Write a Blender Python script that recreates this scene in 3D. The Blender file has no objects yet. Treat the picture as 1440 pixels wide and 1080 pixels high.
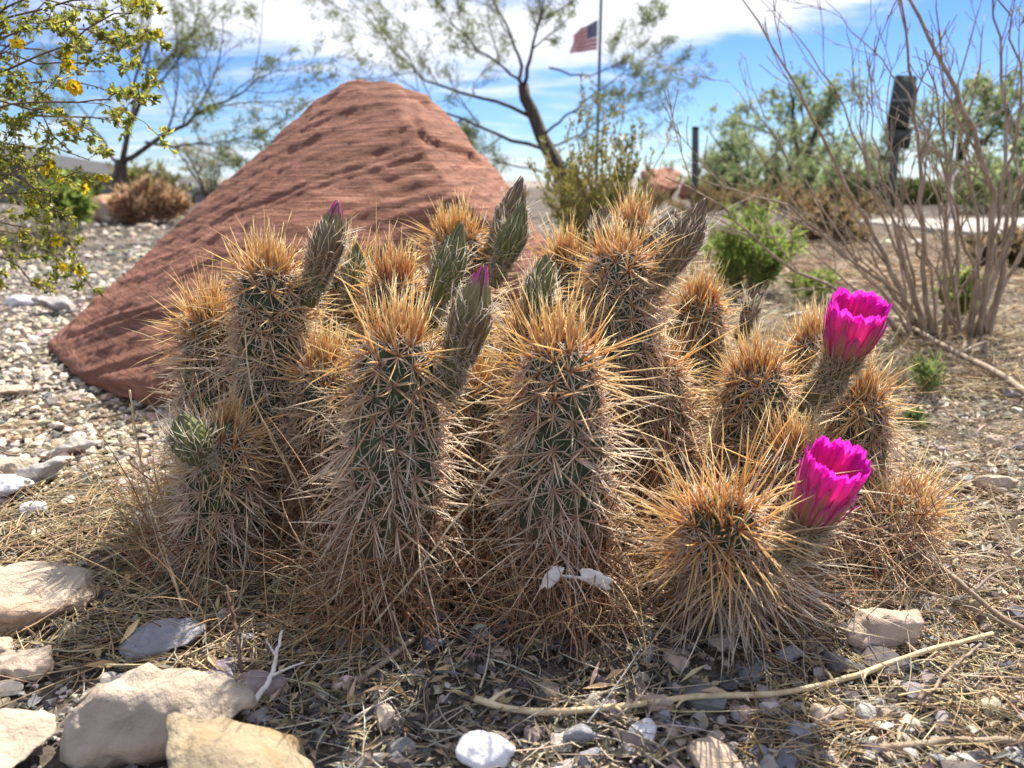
import bpy, bmesh, math, random
import numpy as np
from mathutils import Vector, noise

rng = np.random.default_rng(11)
random.seed(7)
R = math.radians
scene = bpy.context.scene
C = scene.collection

# ------------------------------------------------------------------ camera
FPX, H, PITCH = 1088.0, 0.32, R(14.3)
cam_d = bpy.data.cameras.new('camera')
cam = bpy.data.objects.new('camera', cam_d)
C.objects.link(cam)
cam.location = (0, 0, H)
cam.rotation_euler = (R(90) - PITCH, 0, 0)
cam_d.sensor_width = 36
cam_d.lens = 36 * FPX / 1440
cam_d.clip_start = 0.02
cam_d.clip_end = 2000
cam_d.dof.use_dof = True
cam_d.dof.focus_distance = 0.62
cam_d.dof.aperture_fstop = 9.0
scene.camera = cam

def at(px, py, Y):
    a, b = (px - 720) / FPX, (540 - py) / FPX
    fy = math.cos(PITCH) + b * math.sin(PITCH)
    fz = -math.sin(PITCH) + b * math.cos(PITCH)
    k = Y / fy
    return np.array([a * k, Y, H + fz * k])

def gnd(px, py):
    b = (540 - py) / FPX
    fy = math.cos(PITCH) + b * math.sin(PITCH)
    fz = -math.sin(PITCH) + b * math.cos(PITCH)
    k = -H / fz
    p = np.array([(px - 720) / FPX * k, fy * k, 0.0])
    p[2] = hgt(p[0], p[1])
    return p

def hgt(x, y):
    x = np.asarray(x, float); y = np.asarray(y, float)
    near = (np.sin(x * 9.1 + 1.3) * np.sin(y * 11.3 + .4) * .004 + np.sin(x * 23 + y * 17) * .002
            + np.sin(x * 41 - y * 37 + 2) * .0012)
    d = np.sqrt(x * x + y * y)
    far = np.sin(x * .9 + 2) * np.sin(y * .7) * .03 * np.clip((d - 2) / 3, 0, 1)
    return near + far

# ------------------------------------------------------------------ mesh helpers
def build(name, V, F, mat, parent=None, col=None, smooth=True, org=None):
    """F: list of (n,k) int arrays. Vertices are given in world space."""
    V = np.asarray(V, np.float32)
    me = bpy.data.meshes.new(name)
    F = [f for f in F if len(f)]
    loops = np.concatenate([f.ravel() for f in F]).astype(np.int32)
    sizes = np.concatenate([np.full(len(f), f.shape[1]) for f in F]).astype(np.int32)
    starts = np.concatenate([[0], np.cumsum(sizes)[:-1]]).astype(np.int32)
    if org is None:
        org = np.array(parent_org(parent)) if parent else np.zeros(3)
    me.vertices.add(len(V)); me.vertices.foreach_set('co', (V - np.asarray(org, np.float32)).ravel())
    me.loops.add(len(loops)); me.loops.foreach_set('vertex_index', loops)
    me.polygons.add(len(sizes))
    me.polygons.foreach_set('loop_start', starts)
    me.polygons.foreach_set('loop_total', sizes)
    me.update(calc_edges=True)
    me.polygons.foreach_set('use_smooth', np.full(len(sizes), smooth))
    if col is not None:
        col = np.asarray(col, np.float32)
        if col.shape[1] == 3:
            col = np.concatenate([col, np.ones((len(col), 1), np.float32)], 1)
        at_ = me.attributes.new('Col', 'FLOAT_COLOR', 'POINT')
        at_.data.foreach_set('color', col.ravel())
    me.materials.append(mat)
    me.validate()
    o = bpy.data.objects.new(name, me)
    C.objects.link(o)
    if parent:
        o.parent = parent
    else:
        o.location = org
    return o

def parent_org(p):
    v = Vector((0, 0, 0))
    while p:
        v += p.location; p = p.parent
    return v

def empty(name, loc):
    o = bpy.data.objects.new(name, None); C.objects.link(o)
    o.location = loc; o.empty_display_size = .05
    return o

def tag(o, label=None, cat=None, group=None, kind=None):
    if label: o['label'] = label
    if cat: o['category'] = cat
    if group: o['group'] = group
    if kind: o['kind'] = kind
    return o

class MB:
    def __init__(s): s.V = []; s.F = []; s.Cc = []; s.n = 0
    def add(s, V, F, col=None):
        V = np.asarray(V, float)
        s.V.append(V)
        for f in F:
            s.F.append(np.asarray(f, int) + s.n)
        if col is not None:
            col = np.asarray(col, float)
            if col.ndim == 1: col = np.tile(col, (len(V), 1))
            s.Cc.append(col)
        s.n += len(V)
    def obj(s, name, mat, parent=None, smooth=True, org=None):
        by = {}
        for f in s.F: by.setdefault(f.shape[1], []).append(f)
        F = [np.concatenate(v) for v in by.values()]
        col = np.concatenate(s.Cc) if s.Cc else None
        return build(name, np.concatenate(s.V), F, mat, parent, col, smooth, org)

def nrm(v):
    v = np.asarray(v, float)
    return v / np.maximum(np.linalg.norm(v, axis=-1, keepdims=True), 1e-9)

def perp(d):
    d = nrm(d)
    ref = np.where(np.abs(d[..., 2:3]) < .9, np.array([0., 0, 1]), np.array([1., 0, 0]))
    a = nrm(np.cross(d, ref)); b = np.cross(d, a)
    return a, b

def tube(P, Rr, k=6, cap=True):
    P = np.asarray(P, float); n = len(P)
    Rr = np.broadcast_to(np.asarray(Rr, float), (n,))
    T = np.gradient(P, axis=0); T = nrm(T)
    a0, _ = perp(T[:1]); A = np.zeros_like(P); a = a0[0]
    for i in range(n):
        a = a - T[i] * a.dot(T[i]); a = a / max(np.linalg.norm(a), 1e-9); A[i] = a
    B = np.cross(T, A)
    th = np.linspace(0, 2 * np.pi, k, endpoint=False)
    V = P[:, None] + Rr[:, None, None] * (np.cos(th)[None, :, None] * A[:, None] + np.sin(th)[None, :, None] * B[:, None])
    V = V.reshape(-1, 3)
    i = np.arange(n - 1)[:, None] * k; j = np.arange(k)[None]; j2 = (j + 1) % k
    Q = np.stack([i + j, i + j2, i + k + j2, i + k + j], -1).reshape(-1, 4)
    F = [Q]
    if cap:
        F.append(np.arange(k)[None, ::-1]); F.append(((n - 1) * k + np.arange(k))[None])
    return V, F

def spikes(P, D, L, r0, bend=None, c0=None, c1=None, cm=None, rings=2):
    """N tapering three-sided needles; P base, D direction, L length, bend = sideways sag."""
    N = len(P); P = np.asarray(P, float); D = nrm(D)
    L = np.broadcast_to(L, (N,)).astype(float); r0 = np.broadcast_to(r0, (N,)).astype(float)
    if bend is None: bend = np.zeros((N, 3))
    a, b = perp(D)
    th = np.array([0, 2.094, 4.189])
    ts = np.linspace(0, 1, rings + 1)[:-1]; Vs = []; Cs = []
    for t in ts:
        c = P + D * (L * t)[:, None] + bend * (L * t * t)[:, None]
        rr = r0 * (1 - t) ** .65
        ring = c[:, None] + rr[:, None, None] * (np.cos(th)[None, :, None] * a[:, None] + np.sin(th)[None, :, None] * b[:, None])
        Vs.append(ring)
        if c0 is not None:
            if cm is not None:
                cc = c0 * (1 - t / .5) + cm * (t / .5) if t < .5 else cm * (1 - (t - .5) / .5) + c1 * ((t - .5) / .5)
            else: cc = c0 * (1 - t) + c1 * t
            Cs.append(np.repeat(cc[:, None], 3, 1))
    tip = P + D * L[:, None] + bend * L[:, None]
    Vs.append(tip[:, None])
    if c0 is not None: Cs.append(c1[:, None])
    V = np.concatenate(Vs, 1); m = V.shape[1]
    base = (np.arange(N) * m)[:, None, None]
    q = []
    for k in range(rings - 1):
        for j in range(3):
            q.append([k * 3 + j, k * 3 + (j + 1) % 3, k * 3 + 3 + (j + 1) % 3, k * 3 + 3 + j])
    Q = (np.array(q)[None] + base).reshape(-1, 4) if q else np.zeros((0, 4), int)
    k = rings - 1
    t3 = np.array([[k * 3 + j, k * 3 + (j + 1) % 3, rings * 3] for j in range(3)])
    T = (t3[None] + base).reshape(-1, 3)
    col = np.concatenate(Cs, 1).reshape(-1, 3) if c0 is not None else None
    return V.reshape(-1, 3), [Q, T], col

def leaves(P, D, L, W, col, up=None, fold=.25):
    """N pointed leaves of two faces, folded along the rib."""
    N = len(P); D = nrm(D)
    L = np.broadcast_to(L, (N,)); W = np.broadcast_to(W, (N,))
    rnd = rng.normal(size=(N, 3)) if up is None else up
    S = nrm(np.cross(D, rnd)); U = np.cross(S, D)
    mid = P + D * (L * .5)[:, None]
    V = np.stack([P, mid + S * (W * .5)[:, None] + U * (W * fold)[:, None], P + D * L[:, None],
                  mid - S * (W * .5)[:, None] + U * (W * fold)[:, None]], 1)
    b = (np.arange(N) * 4)[:, None]
    T = np.concatenate([b + np.array([[0, 1, 2]]), b + np.array([[0, 2, 3]])])
    c = np.repeat(np.asarray(col)[:, None], 4, 1).reshape(-1, 3)
    return V.reshape(-1, 3), [T], c

def jit(c, n, s=.15, hue=.05):
    c = np.asarray(c, float)
    return np.clip(c[None] * (1 + rng.normal(0, s, (n, 1))) * (1 + rng.normal(0, hue, (n, 3))), .002, .95)

def pick(cs, n, s=.15, hue=.05, p=None):
    cs = np.asarray(cs, float)
    i = rng.choice(len(cs), n, p=p)
    return np.clip(cs[i] * (1 + rng.normal(0, s, (n, 1))) * (1 + rng.normal(0, hue, (n, 3))), .002, .95)

# ------------------------------------------------------------------ materials
def new_mat(name):
    m = bpy.data.materials.new(name); m.use_nodes = True
    nt = m.node_tree; nt.nodes.clear()
    out = nt.nodes.new('ShaderNodeOutputMaterial')
    return m, nt, out

def N(nt, t, **kw):
    n = nt.nodes.new(t)
    for k, v in kw.items(): setattr(n, k, v)
    return n

def mat_attr(name, trans=0., rough=.6, spec=.3, tcol=None, nz=0., nscale=200., gain=1.):
    """Procedural material whose own colour varies per piece; optionally lets light through (spines, leaves, petals)."""
    m, nt, out = new_mat(name)
    a = N(nt, 'ShaderNodeAttribute', attribute_name='Col')
    p = N(nt, 'ShaderNodeBsdfPrincipled')
    p.inputs['Roughness'].default_value = rough
    p.inputs['Specular IOR Level'].default_value = spec
    colout = a.outputs['Color']
    if nz > 0:
        tc = N(nt, 'ShaderNodeTexCoord'); ns = N(nt, 'ShaderNodeTexNoise')
        ns.inputs['Scale'].default_value = nscale; ns.inputs['Detail'].default_value = 5
        nt.links.new(tc.outputs['Object'], ns.inputs['Vector'])
        mr = N(nt, 'ShaderNodeMapRange'); mr.inputs[3].default_value = 1 - nz; mr.inputs[4].default_value = 1 + nz
        mr.inputs[1].default_value = .25; mr.inputs[2].default_value = .75
        nt.links.new(ns.outputs['Fac'], mr.inputs[0])
        mx = N(nt, 'ShaderNodeVectorMath', operation='SCALE')
        nt.links.new(a.outputs['Color'], mx.inputs[0]); nt.links.new(mr.outputs[0], mx.inputs['Scale'])
        colout = mx.outputs[0]
        bp = N(nt, 'ShaderNodeBump'); bp.inputs['Strength'].default_value = .35; bp.inputs['Distance'].default_value = .002
        nt.links.new(ns.outputs['Fac'], bp.inputs['Height']); nt.links.new(bp.outputs[0], p.inputs['Normal'])
    nt.links.new(colout, p.inputs['Base Color'])
    if trans > 0:
        t = N(nt, 'ShaderNodeBsdfTranslucent')
        if tcol is not None:
            mx = N(nt, 'ShaderNodeMix', data_type='RGBA', blend_type='MULTIPLY'); mx.inputs[0].default_value = 1
            nt.links.new(colout, mx.inputs[6]); mx.inputs[7].default_value = (*tcol, 1)
            nt.links.new(mx.outputs[2], t.inputs['Color'])
        else:
            nt.links.new(colout, t.inputs['Color'])
        s = N(nt, 'ShaderNodeMixShader'); s.inputs[0].default_value = trans
        nt.links.new(p.outputs[0], s.inputs[1]); nt.links.new(t.outputs[0], s.inputs[2])
        nt.links.new(s.outputs[0], out.inputs[0])
    else:
        nt.links.new(p.outputs[0], out.inputs[0])
    return m

def mat_noise(name, cols, scale=20., detail=6., rough=.8, bump=.4, bdist=.004, stretch=(1, 1, 1), rot=(0, 0, 0), spec=.25,
              bscale=None, pos=None, distort=0., scale2=None, c2=None, metallic=0.):
    m, nt, out = new_mat(name)
    tc = N(nt, 'ShaderNodeTexCoord'); mp = N(nt, 'ShaderNodeMapping')
    mp.inputs['Scale'].default_value = stretch; mp.inputs['Rotation'].default_value = rot
    nt.links.new(tc.outputs['Object'], mp.inputs['Vector'])
    ns = N(nt, 'ShaderNodeTexNoise'); ns.inputs['Scale'].default_value = scale; ns.inputs['Detail'].default_value = detail
    ns.inputs['Roughness'].default_value = .62; ns.inputs['Distortion'].default_value = distort
    nt.links.new(mp.outputs[0], ns.inputs['Vector'])
    rp = N(nt, 'ShaderNodeValToRGB'); e = rp.color_ramp.elements
    n = len(cols)
    pos = pos or [.3 + .4 * i / max(1, n - 1) for i in range(n)]
    while len(e) < n: e.new(.5)
    for i in range(n):
        e[i].position = pos[i]; e[i].color = (*cols[i], 1)
    nt.links.new(ns.outputs['Fac'], rp.inputs[0])
    p = N(nt, 'ShaderNodeBsdfPrincipled'); p.inputs['Roughness'].default_value = rough
    p.inputs['Specular IOR Level'].default_value = spec; p.inputs['Metallic'].default_value = metallic
    colout = rp.outputs[0]
    if c2 is not None:
        n2 = N(nt, 'ShaderNodeTexNoise'); n2.inputs['Scale'].default_value = scale2 or scale * .2; n2.inputs['Detail'].default_value = 4
        nt.links.new(tc.outputs['Object'], n2.inputs['Vector'])
        mr = N(nt, 'ShaderNodeMapRange'); mr.inputs[1].default_value = .48; mr.inputs[2].default_value = .66
        nt.links.new(n2.outputs['Fac'], mr.inputs[0])
        mx = N(nt, 'ShaderNodeMix', data_type='RGBA')
        nt.links.new(mr.outputs[0], mx.inputs[0]); nt.links.new(colout, mx.inputs[6]); mx.inputs[7].default_value = (*c2, 1)
        colout = mx.outputs[2]
    nt.links.new(colout, p.inputs['Base Color'])
    nb = N(nt, 'ShaderNodeTexNoise'); nb.inputs['Scale'].default_value = bscale or scale * 2.5; nb.inputs['Detail'].default_value = 8
    nb.inputs['Roughness'].default_value = .65
    nt.links.new(mp.outputs[0], nb.inputs['Vector'])
    bp = N(nt, 'ShaderNodeBump'); bp.inputs['Strength'].default_value = bump; bp.inputs['Distance'].default_value = bdist
    nt.links.new(nb.outputs['Fac'], bp.inputs['Height']); nt.links.new(bp.outputs[0], p.inputs['Normal'])
    nt.links.new(p.outputs[0], out.inputs[0])
    return m

M_spine = mat_attr('spine', trans=.52, rough=.45, spec=.35)
M_body = mat_attr('cactus_skin', rough=.55, spec=.35, nz=.25, nscale=120)
M_bud = mat_attr('bud_scale', trans=.12, rough=.5, spec=.3, nz=.2, nscale=250)
M_petal = mat_attr('petal', trans=.6, rough=.42, spec=.3, nz=.10, nscale=300)
M_straw = mat_attr('straw', trans=.2, rough=.55, spec=.3)
M_litter = mat_attr('litter', trans=.1, rough=.7, spec=.2)
M_gravel = mat_attr('gravel', rough=.85, spec=.2, nz=.3, nscale=160)
M_leaf = mat_attr('leaf', trans=.55, rough=.38, spec=.4)
M_farleaf = mat_attr('far_leaf', trans=.58, rough=.6, spec=.2)
M_bark = mat_noise('bark', [(.035, .028, .022), (.085, .068, .052), (.14, .115, .09)], scale=18, stretch=(1, 1, .25), bump=.8, bdist=.02)
M_twig = mat_noise('dry_twig', [(.19, .14, .10), (.32, .25, .185), (.45, .37, .29)], scale=60, stretch=(1, 1, .3), bump=.6, bdist=.002)
M_paletwig = mat_noise('pale_twig', [(.42, .31, .17), (.60, .48, .30), (.70, .60, .42)], scale=110, bump=.5, bdist=.001)
M_redtwig = mat_noise('brown_twig', [(.06, .04, .03), (.13, .085, .06), (.2, .14, .1)], scale=90, bump=.5, bdist=.001)

# ------------------------------------------------------------------ world and sun
SUN_EL, SUN_AZ = R(50), R(26)          # azimuth measured from +Y towards +X
w = bpy.data.worlds.new('World'); scene.world = w; w.use_nodes = True
nt = w.node_tree; nt.nodes.clear()
sky = N(nt, 'ShaderNodeTexSky', sky_type='NISHITA', sun_disc=False, sun_elevation=SUN_EL, sun_rotation=SUN_AZ,
        altitude=800, air_density=1.0, dust_density=.6, ozone_density=2.0)
tc = N(nt, 'ShaderNodeTexCoord')
tint = N(nt, 'ShaderNodeMix', data_type='RGBA', blend_type='MULTIPLY'); tint.inputs[0].default_value = 1
nt.links.new(sky.outputs[0], tint.inputs[6])
sep = N(nt, 'ShaderNodeSeparateXYZ'); nt.links.new(tc.outputs['Generated'], sep.inputs[0])
# project the direction on a high cloud layer so that clouds shrink towards the horizon
def mth(op, a, b=None, c=None):
    n = N(nt, 'ShaderNodeMath', operation=op)
    for i, v in enumerate((a, b, c)):
        if v is None: continue
        if isinstance(v, (int, float)): n.inputs[i].default_value = v
        else: nt.links.new(v, n.inputs[i])
    return n.outputs[0]
zz = mth('MAXIMUM', sep.outputs[2], .0)
rpz = N(nt, 'ShaderNodeValToRGB'); e = rpz.color_ramp.elements
e[0].position = 0; e[0].color = (.42, .52, .66, 1); e[1].position = .5; e[1].color = (1., 1., 1.05, 1)
k = e.new(.06); k.color = (.36, .49, .68, 1); k = e.new(.2); k.color = (.27, .42, .76, 1)
nt.links.new(zz, rpz.inputs[0]); nt.links.new(rpz.outputs[0], tint.inputs[7])
zc = mth('ADD', zz, .09)
u = mth('DIVIDE', sep.outputs[0], zc); v = mth('DIVIDE', sep.outputs[1], zc)
cmb = N(nt, 'ShaderNodeCombineXYZ'); nt.links.new(u, cmb.inputs[0]); nt.links.new(v, cmb.inputs[1])
mpc = N(nt, 'ShaderNodeMapping'); mpc.inputs['Scale'].default_value = (.62, .8, 1); mpc.inputs['Location'].default_value = (3.1, 1.7, 0)
mpc.inputs['Rotation'].default_value = (0, 0, R(-18))
nt.links.new(cmb.outputs[0], mpc.inputs[0])
cn = N(nt, 'ShaderNodeTexNoise'); cn.inputs['Scale'].default_value = 2.1; cn.inputs['Detail'].default_value = 9
cn.inputs['Roughness'].default_value = .62; cn.inputs['Distortion'].default_value = .5
nt.links.new(mpc.outputs[0], cn.inputs['Vector'])
# cloud banks: a band over the right-hand sky and a heap over the left, by azimuth (x/y) and elevation (z)
az = mth('DIVIDE', sep.outputs[0], mth('MAXIMUM', sep.outputs[1], .05))
def bank(ax, el, wa, we, slope, amp):
    da = mth('DIVIDE', mth('SUBTRACT', az, ax), wa)
    e0 = mth('MULTIPLY_ADD', mth('SUBTRACT', az, ax), slope, el)
    de = mth('DIVIDE', mth('SUBTRACT', sep.outputs[2], e0), we)
    q = mth('ADD', mth('MULTIPLY', da, da), mth('MULTIPLY', de, de))
    return mth('MULTIPLY', mth('POWER', 2.718, mth('MULTIPLY', q, -1.0)), amp)
banks = mth('ADD', bank(.24, .20, .30, .045, .13, .42), bank(-.40, .215, .22, .06, -.05, .34))
banks = mth('ADD', banks, bank(-.10, .17, .22, .05, 0, .24))
banks = mth('ADD', banks, bank(.42, .125, .35, .045, .05, -.13))
banks = mth('ADD', banks, bank(-.2, .02, 1.2, .05, 0, .16))
over = N(nt, 'ShaderNodeMapRange'); over.inputs[1].default_value = .33; over.inputs[2].default_value = .6; over.inputs[4].default_value = .16  # extra cloud cover overhead, out of view, added to raise the fill light
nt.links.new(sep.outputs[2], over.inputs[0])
beh = N(nt, 'ShaderNodeMapRange'); beh.inputs[1].default_value = .1; beh.inputs[2].default_value = -.4; beh.inputs[4].default_value = .14  # extra unseen cloud cover behind the camera, added as fill
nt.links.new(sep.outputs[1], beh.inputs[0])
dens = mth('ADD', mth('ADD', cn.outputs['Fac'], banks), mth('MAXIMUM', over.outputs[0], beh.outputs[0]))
mr = N(nt, 'ShaderNodeMapRange', interpolation_type='SMOOTHSTEP'); mr.inputs[1].default_value = .50; mr.inputs[2].default_value = .86
mr.inputs[4].default_value = .93
nt.links.new(dens, mr.inputs[0])
cm = N(nt, 'ShaderNodeMix', data_type='RGBA')
nt.links.new(mr.outputs[0], cm.inputs[0]); nt.links.new(tint.outputs[2], cm.inputs[6]); cw = N(nt, 'ShaderNodeValToRGB'); e = cw.color_ramp.elements
e[0].position = .1; e[0].color = (4.9, 5.1, 5.5, 1); e[1].position = .5; e[1].color = (7.0, 6.6, 6.1, 1)  # cloud white boosted towards the zenith to brighten the cactus fronts
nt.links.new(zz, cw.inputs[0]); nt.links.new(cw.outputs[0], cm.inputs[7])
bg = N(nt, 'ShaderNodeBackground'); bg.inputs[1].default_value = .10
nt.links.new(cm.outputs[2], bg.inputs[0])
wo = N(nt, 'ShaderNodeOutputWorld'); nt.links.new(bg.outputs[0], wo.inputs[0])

sl = bpy.data.lights.new('sun', 'SUN'); sl.energy = 5.0; sl.angle = R(.55); sl.color = (1, .91, .76)
so = bpy.data.objects.new('sun', sl); C.objects.link(so)
sd = Vector((math.sin(SUN_AZ) * math.cos(SUN_EL), math.cos(SUN_AZ) * math.cos(SUN_EL), math.sin(SUN_EL)))
so.rotation_euler = sd.to_track_quat('Z', 'Y').to_euler()
so.location = (2, 6, 6)
scene.view_settings.view_transform = 'Standard'
scene.view_settings.look = 'None'
scene.view_settings.exposure = 1.12
scene.view_settings.gamma = 1
scene.cycles.max_bounces = 7
scene.cycles.diffuse_bounces = 4
scene.cycles.transparent_max_bounces = 4
scene.cycles.use_denoising = True

# ------------------------------------------------------------------ ground
def make_ground():
    n = 190
    u = np.linspace(-1, 1, n)
    X = 400 * np.sinh(8.2 * u) / np.sinh(8.2)
    Yv = .6 + 600 * np.sinh(8.6 * u) / np.sinh(8.6)
    xx, yy = np.meshgrid(X, Yv, indexing='ij')
    V = np.stack([xx, yy, hgt(xx, yy) - .002], -1).reshape(-1, 3)
    i = np.arange(n - 1)[:, None] * n; j = np.arange(n - 1)[None]
    Q = np.stack([i + j, i + n + j, i + n + j + 1, i + j + 1], -1).reshape(-1, 4)
    m, nt, out = new_mat('desert_soil')
    tc = N(nt, 'ShaderNodeTexCoord')
    n1 = N(nt, 'ShaderNodeTexNoise'); n1.inputs['Scale'].default_value = 2.2; n1.inputs['Detail'].default_value = 8
    n2 = N(nt, 'ShaderNodeTexNoise'); n2.inputs['Scale'].default_value = 130; n2.inputs['Detail'].default_value = 6
    vo = N(nt, 'ShaderNodeTexVoronoi'); vo.inputs['Scale'].default_value = 95
    for q in (n1, n2, vo): nt.links.new(tc.outputs['Object'], q.inputs['Vector'])
    r1 = N(nt, 'ShaderNodeValToRGB'); e = r1.color_ramp.elements
    e[0].position = .3; e[0].color = (.055, .05, .047, 1); e[1].position = .7; e[1].color = (.19, .165, .14, 1)
    nt.links.new(n1.outputs['Fac'], r1.inputs[0])
    r2 = N(nt, 'ShaderNodeValToRGB'); e = r2.color_ramp.elements
    e[0].position = .3; e[0].color = (.45, .45, .45, 1); e[1].position = .72; e[1].color = (1.35, 1.3, 1.25, 1)
    nt.links.new(n2.outputs['Fac'], r2.inputs[0])
    mx = N(nt, 'ShaderNodeMix', data_type='RGBA', blend_type='MULTIPLY'); mx.inputs[0].default_value = 1
    nt.links.new(r1.outputs[0], mx.inputs[6]); nt.links.new(r2.outputs[0], mx.inputs[7])
    p = N(nt, 'ShaderNodeBsdfPrincipled'); p.inputs['Roughness'].default_value = .95; p.inputs['Specular IOR Level'].default_value = .1
    nt.links.new(mx.outputs[2], p.inputs['Base Color'])
    bp = N(nt, 'ShaderNodeBump'); bp.inputs['Strength'].default_value = .7; bp.inputs['Distance'].default_value = .004
    ad = N(nt, 'ShaderNodeMath', operation='SUBTRACT'); nt.links.new(n2.outputs['Fac'], ad.inputs[0]); nt.links.new(vo.outputs['Distance'], ad.inputs[1])
    nt.links.new(ad.outputs[0], bp.inputs['Height']); nt.links.new(bp.outputs[0], p.inputs['Normal'])
    nt.links.new(p.outputs[0], out.inputs[0])
    o = build('ground', V, [Q], m)
    tag(o, 'pale gravelly desert ground running to the horizon', 'ground', kind='structure')
make_ground()

# ------------------------------------------------------------------ gravel
def ico(sub):
    bm = bmesh.new(); bmesh.ops.create_icosphere(bm, subdivisions=sub, radius=1)
    V = np.array([v.co[:] for v in bm.verts]); F = np.array([[v.index for v in f.verts] for f in bm.faces])
    bm.free(); return V, F
ICO0, ICO1, ICO2 = ico(1), ico(2), ico(3)

def rot_mats(n):
    q = nrm(rng.normal(size=(n, 4)))
    w_, x, y, z = q.T
    return np.stack([np.stack([1 - 2 * (y * y + z * z), 2 * (x * y - z * w_), 2 * (x * z + y * w_)], -1),
                     np.stack([2 * (x * y + z * w_), 1 - 2 * (x * x + z * z), 2 * (y * z - x * w_)], -1),
                     np.stack([2 * (x * z - y * w_), 2 * (y * z + x * w_), 1 - 2 * (x * x + y * y)], -1)], 1)

def pebbles(mb, xy, size, base, cols):
    n = len(xy); V0, F0 = base
    rad = 1 + rng.normal(0, .10, (n, len(V0)))
    # planar cuts give the chips their flat sides
    V = V0[None] * rad[..., None]
    for k in range(6):
        d = nrm(rng.normal(size=(n, 3))); lim = rng.uniform(.30, .75, n)
        s = np.einsum('nvi,ni->nv', V, d); ex = np.maximum(s - lim[:, None], 0)
        V = V - ex[..., None] * d[:, None]
    Rm = rot_mats(n)
    V = np.einsum('nij,nvj->nvi', Rm, V)
    sc = np.stack([rng.uniform(.8, 1.35, n), rng.uniform(.7, 1.1, n), rng.uniform(.45, .8, n)], -1)
    V = V * sc[:, None] * size[:, None, None]
    ang = rng.uniform(0, 6.28, n); ca, sa = np.cos(ang), np.sin(ang)
    x = V[..., 0] * ca[:, None] - V[..., 1] * sa[:, None]; y = V[..., 0] * sa[:, None] + V[..., 1] * ca[:, None]
    V = np.stack([x, y, V[..., 2]], -1)
    V[..., :2] += xy[:, None]
    V[..., 2] += (hgt(xy[:, 0], xy[:, 1]) + size * .22)[:, None]
    F = (F0[None] + (np.arange(n) * len(V0))[:, None, None]).reshape(-1, 3)
    mb.add(V.reshape(-1, 3), [F], np.repeat(cols[:, None], len(V0), 1).reshape(-1, 3))

def fan(n, y0, y1, spread=.92, pad=.26, power=1.):
    """points over the part of the ground the photograph sees, between two distances"""
    Y = (y0 ** (2 - power) + rng.uniform(0, 1, n) * (y1 ** (2 - power) - y0 ** (2 - power))) ** (1 / (2 - power)) if power != 2 else y0 * (y1 / y0) ** rng.uniform(0, 1, n)
    X = rng.uniform(-1, 1, n) * (Y * spread + pad)
    return np.stack([X, Y], -1)

GREYS = [(.40, .36, .31), (.52, .46, .38), (.27, .25, .23), (.58, .52, .43), (.45, .35, .26), (.66, .62, .55), (.34, .30, .25), (.48, .39, .30), (.20, .19, .18)]
DARKS = [(.13, .13, .15), (.20, .19, .20), (.27, .25, .24), (.33, .27, .22), (.40, .37, .36), (.10, .09, .09)]  # dark grey near chips, deepened further for the shadow before the cactus
mb = MB()
p = fan(22000, .30, 1.0); s = rng.uniform(.0012, .0034, len(p)); pebbles(mb, p, s, ICO0, pick(DARKS, len(p), .25))
p = fan(4200, .30, .95); keep = (p[:, 0] > .02 + .1 * rng.normal(size=len(p))) | (rng.random(len(p)) < .35)
p = p[keep]; s = rng.gamma(3, .0014, len(p)) + .0025; pebbles(mb, p, s, ICO1, pick(DARKS + [(.34, .31, .28), (.42, .36, .30), (.24, .24, .26)], len(p), .2))
p = fan(38000, .8, 3.2, power=1.3); keep = (p[:, 0] < .0 + .15 * rng.normal(size=len(p))) | (rng.random(len(p)) < .16)
p = p[keep]; s = rng.gamma(2.0, .0017, len(p)) + .0026; pebbles(mb, p, s, ICO1, pick(np.array(GREYS) * 1.03, len(p), .18))
p = fan(21000, .75, 3.4, power=1.3); s = rng.uniform(.002, .0055, len(p)); pebbles(mb, p, s, ICO0, pick(np.array(GREYS) * 1.1, len(p), .25))
p = fan(19000, 2.8, 14, power=1.6); keep = (p[:, 0] < .2 + .3 * rng.normal(size=len(p))) | (rng.random(len(p)) < .3)
p = p[keep]; s = rng.gamma(2.2, .0044, len(p)) + .005; pebbles(mb, p, s, ICO0, pick(GREYS, len(p), .2))
g = mb.obj('gravel', M_gravel, smooth=False)
tag(g, 'grey and tan gravel chips covering the ground', 'gravel', kind='stuff')

# ------------------------------------------------------------------ stones
def stone_mat(name, c, c2=None, scale=25., bump=.55):
    c = np.array(c)
    return mat_noise(name, [tuple(c * .68), tuple(c), tuple(np.minimum(c * 1.22, .9))], scale=scale, detail=12, rough=.85, bump=bump, bdist=.008,
                     bscale=scale * 3, c2=c2, scale2=scale * .7)

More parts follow.
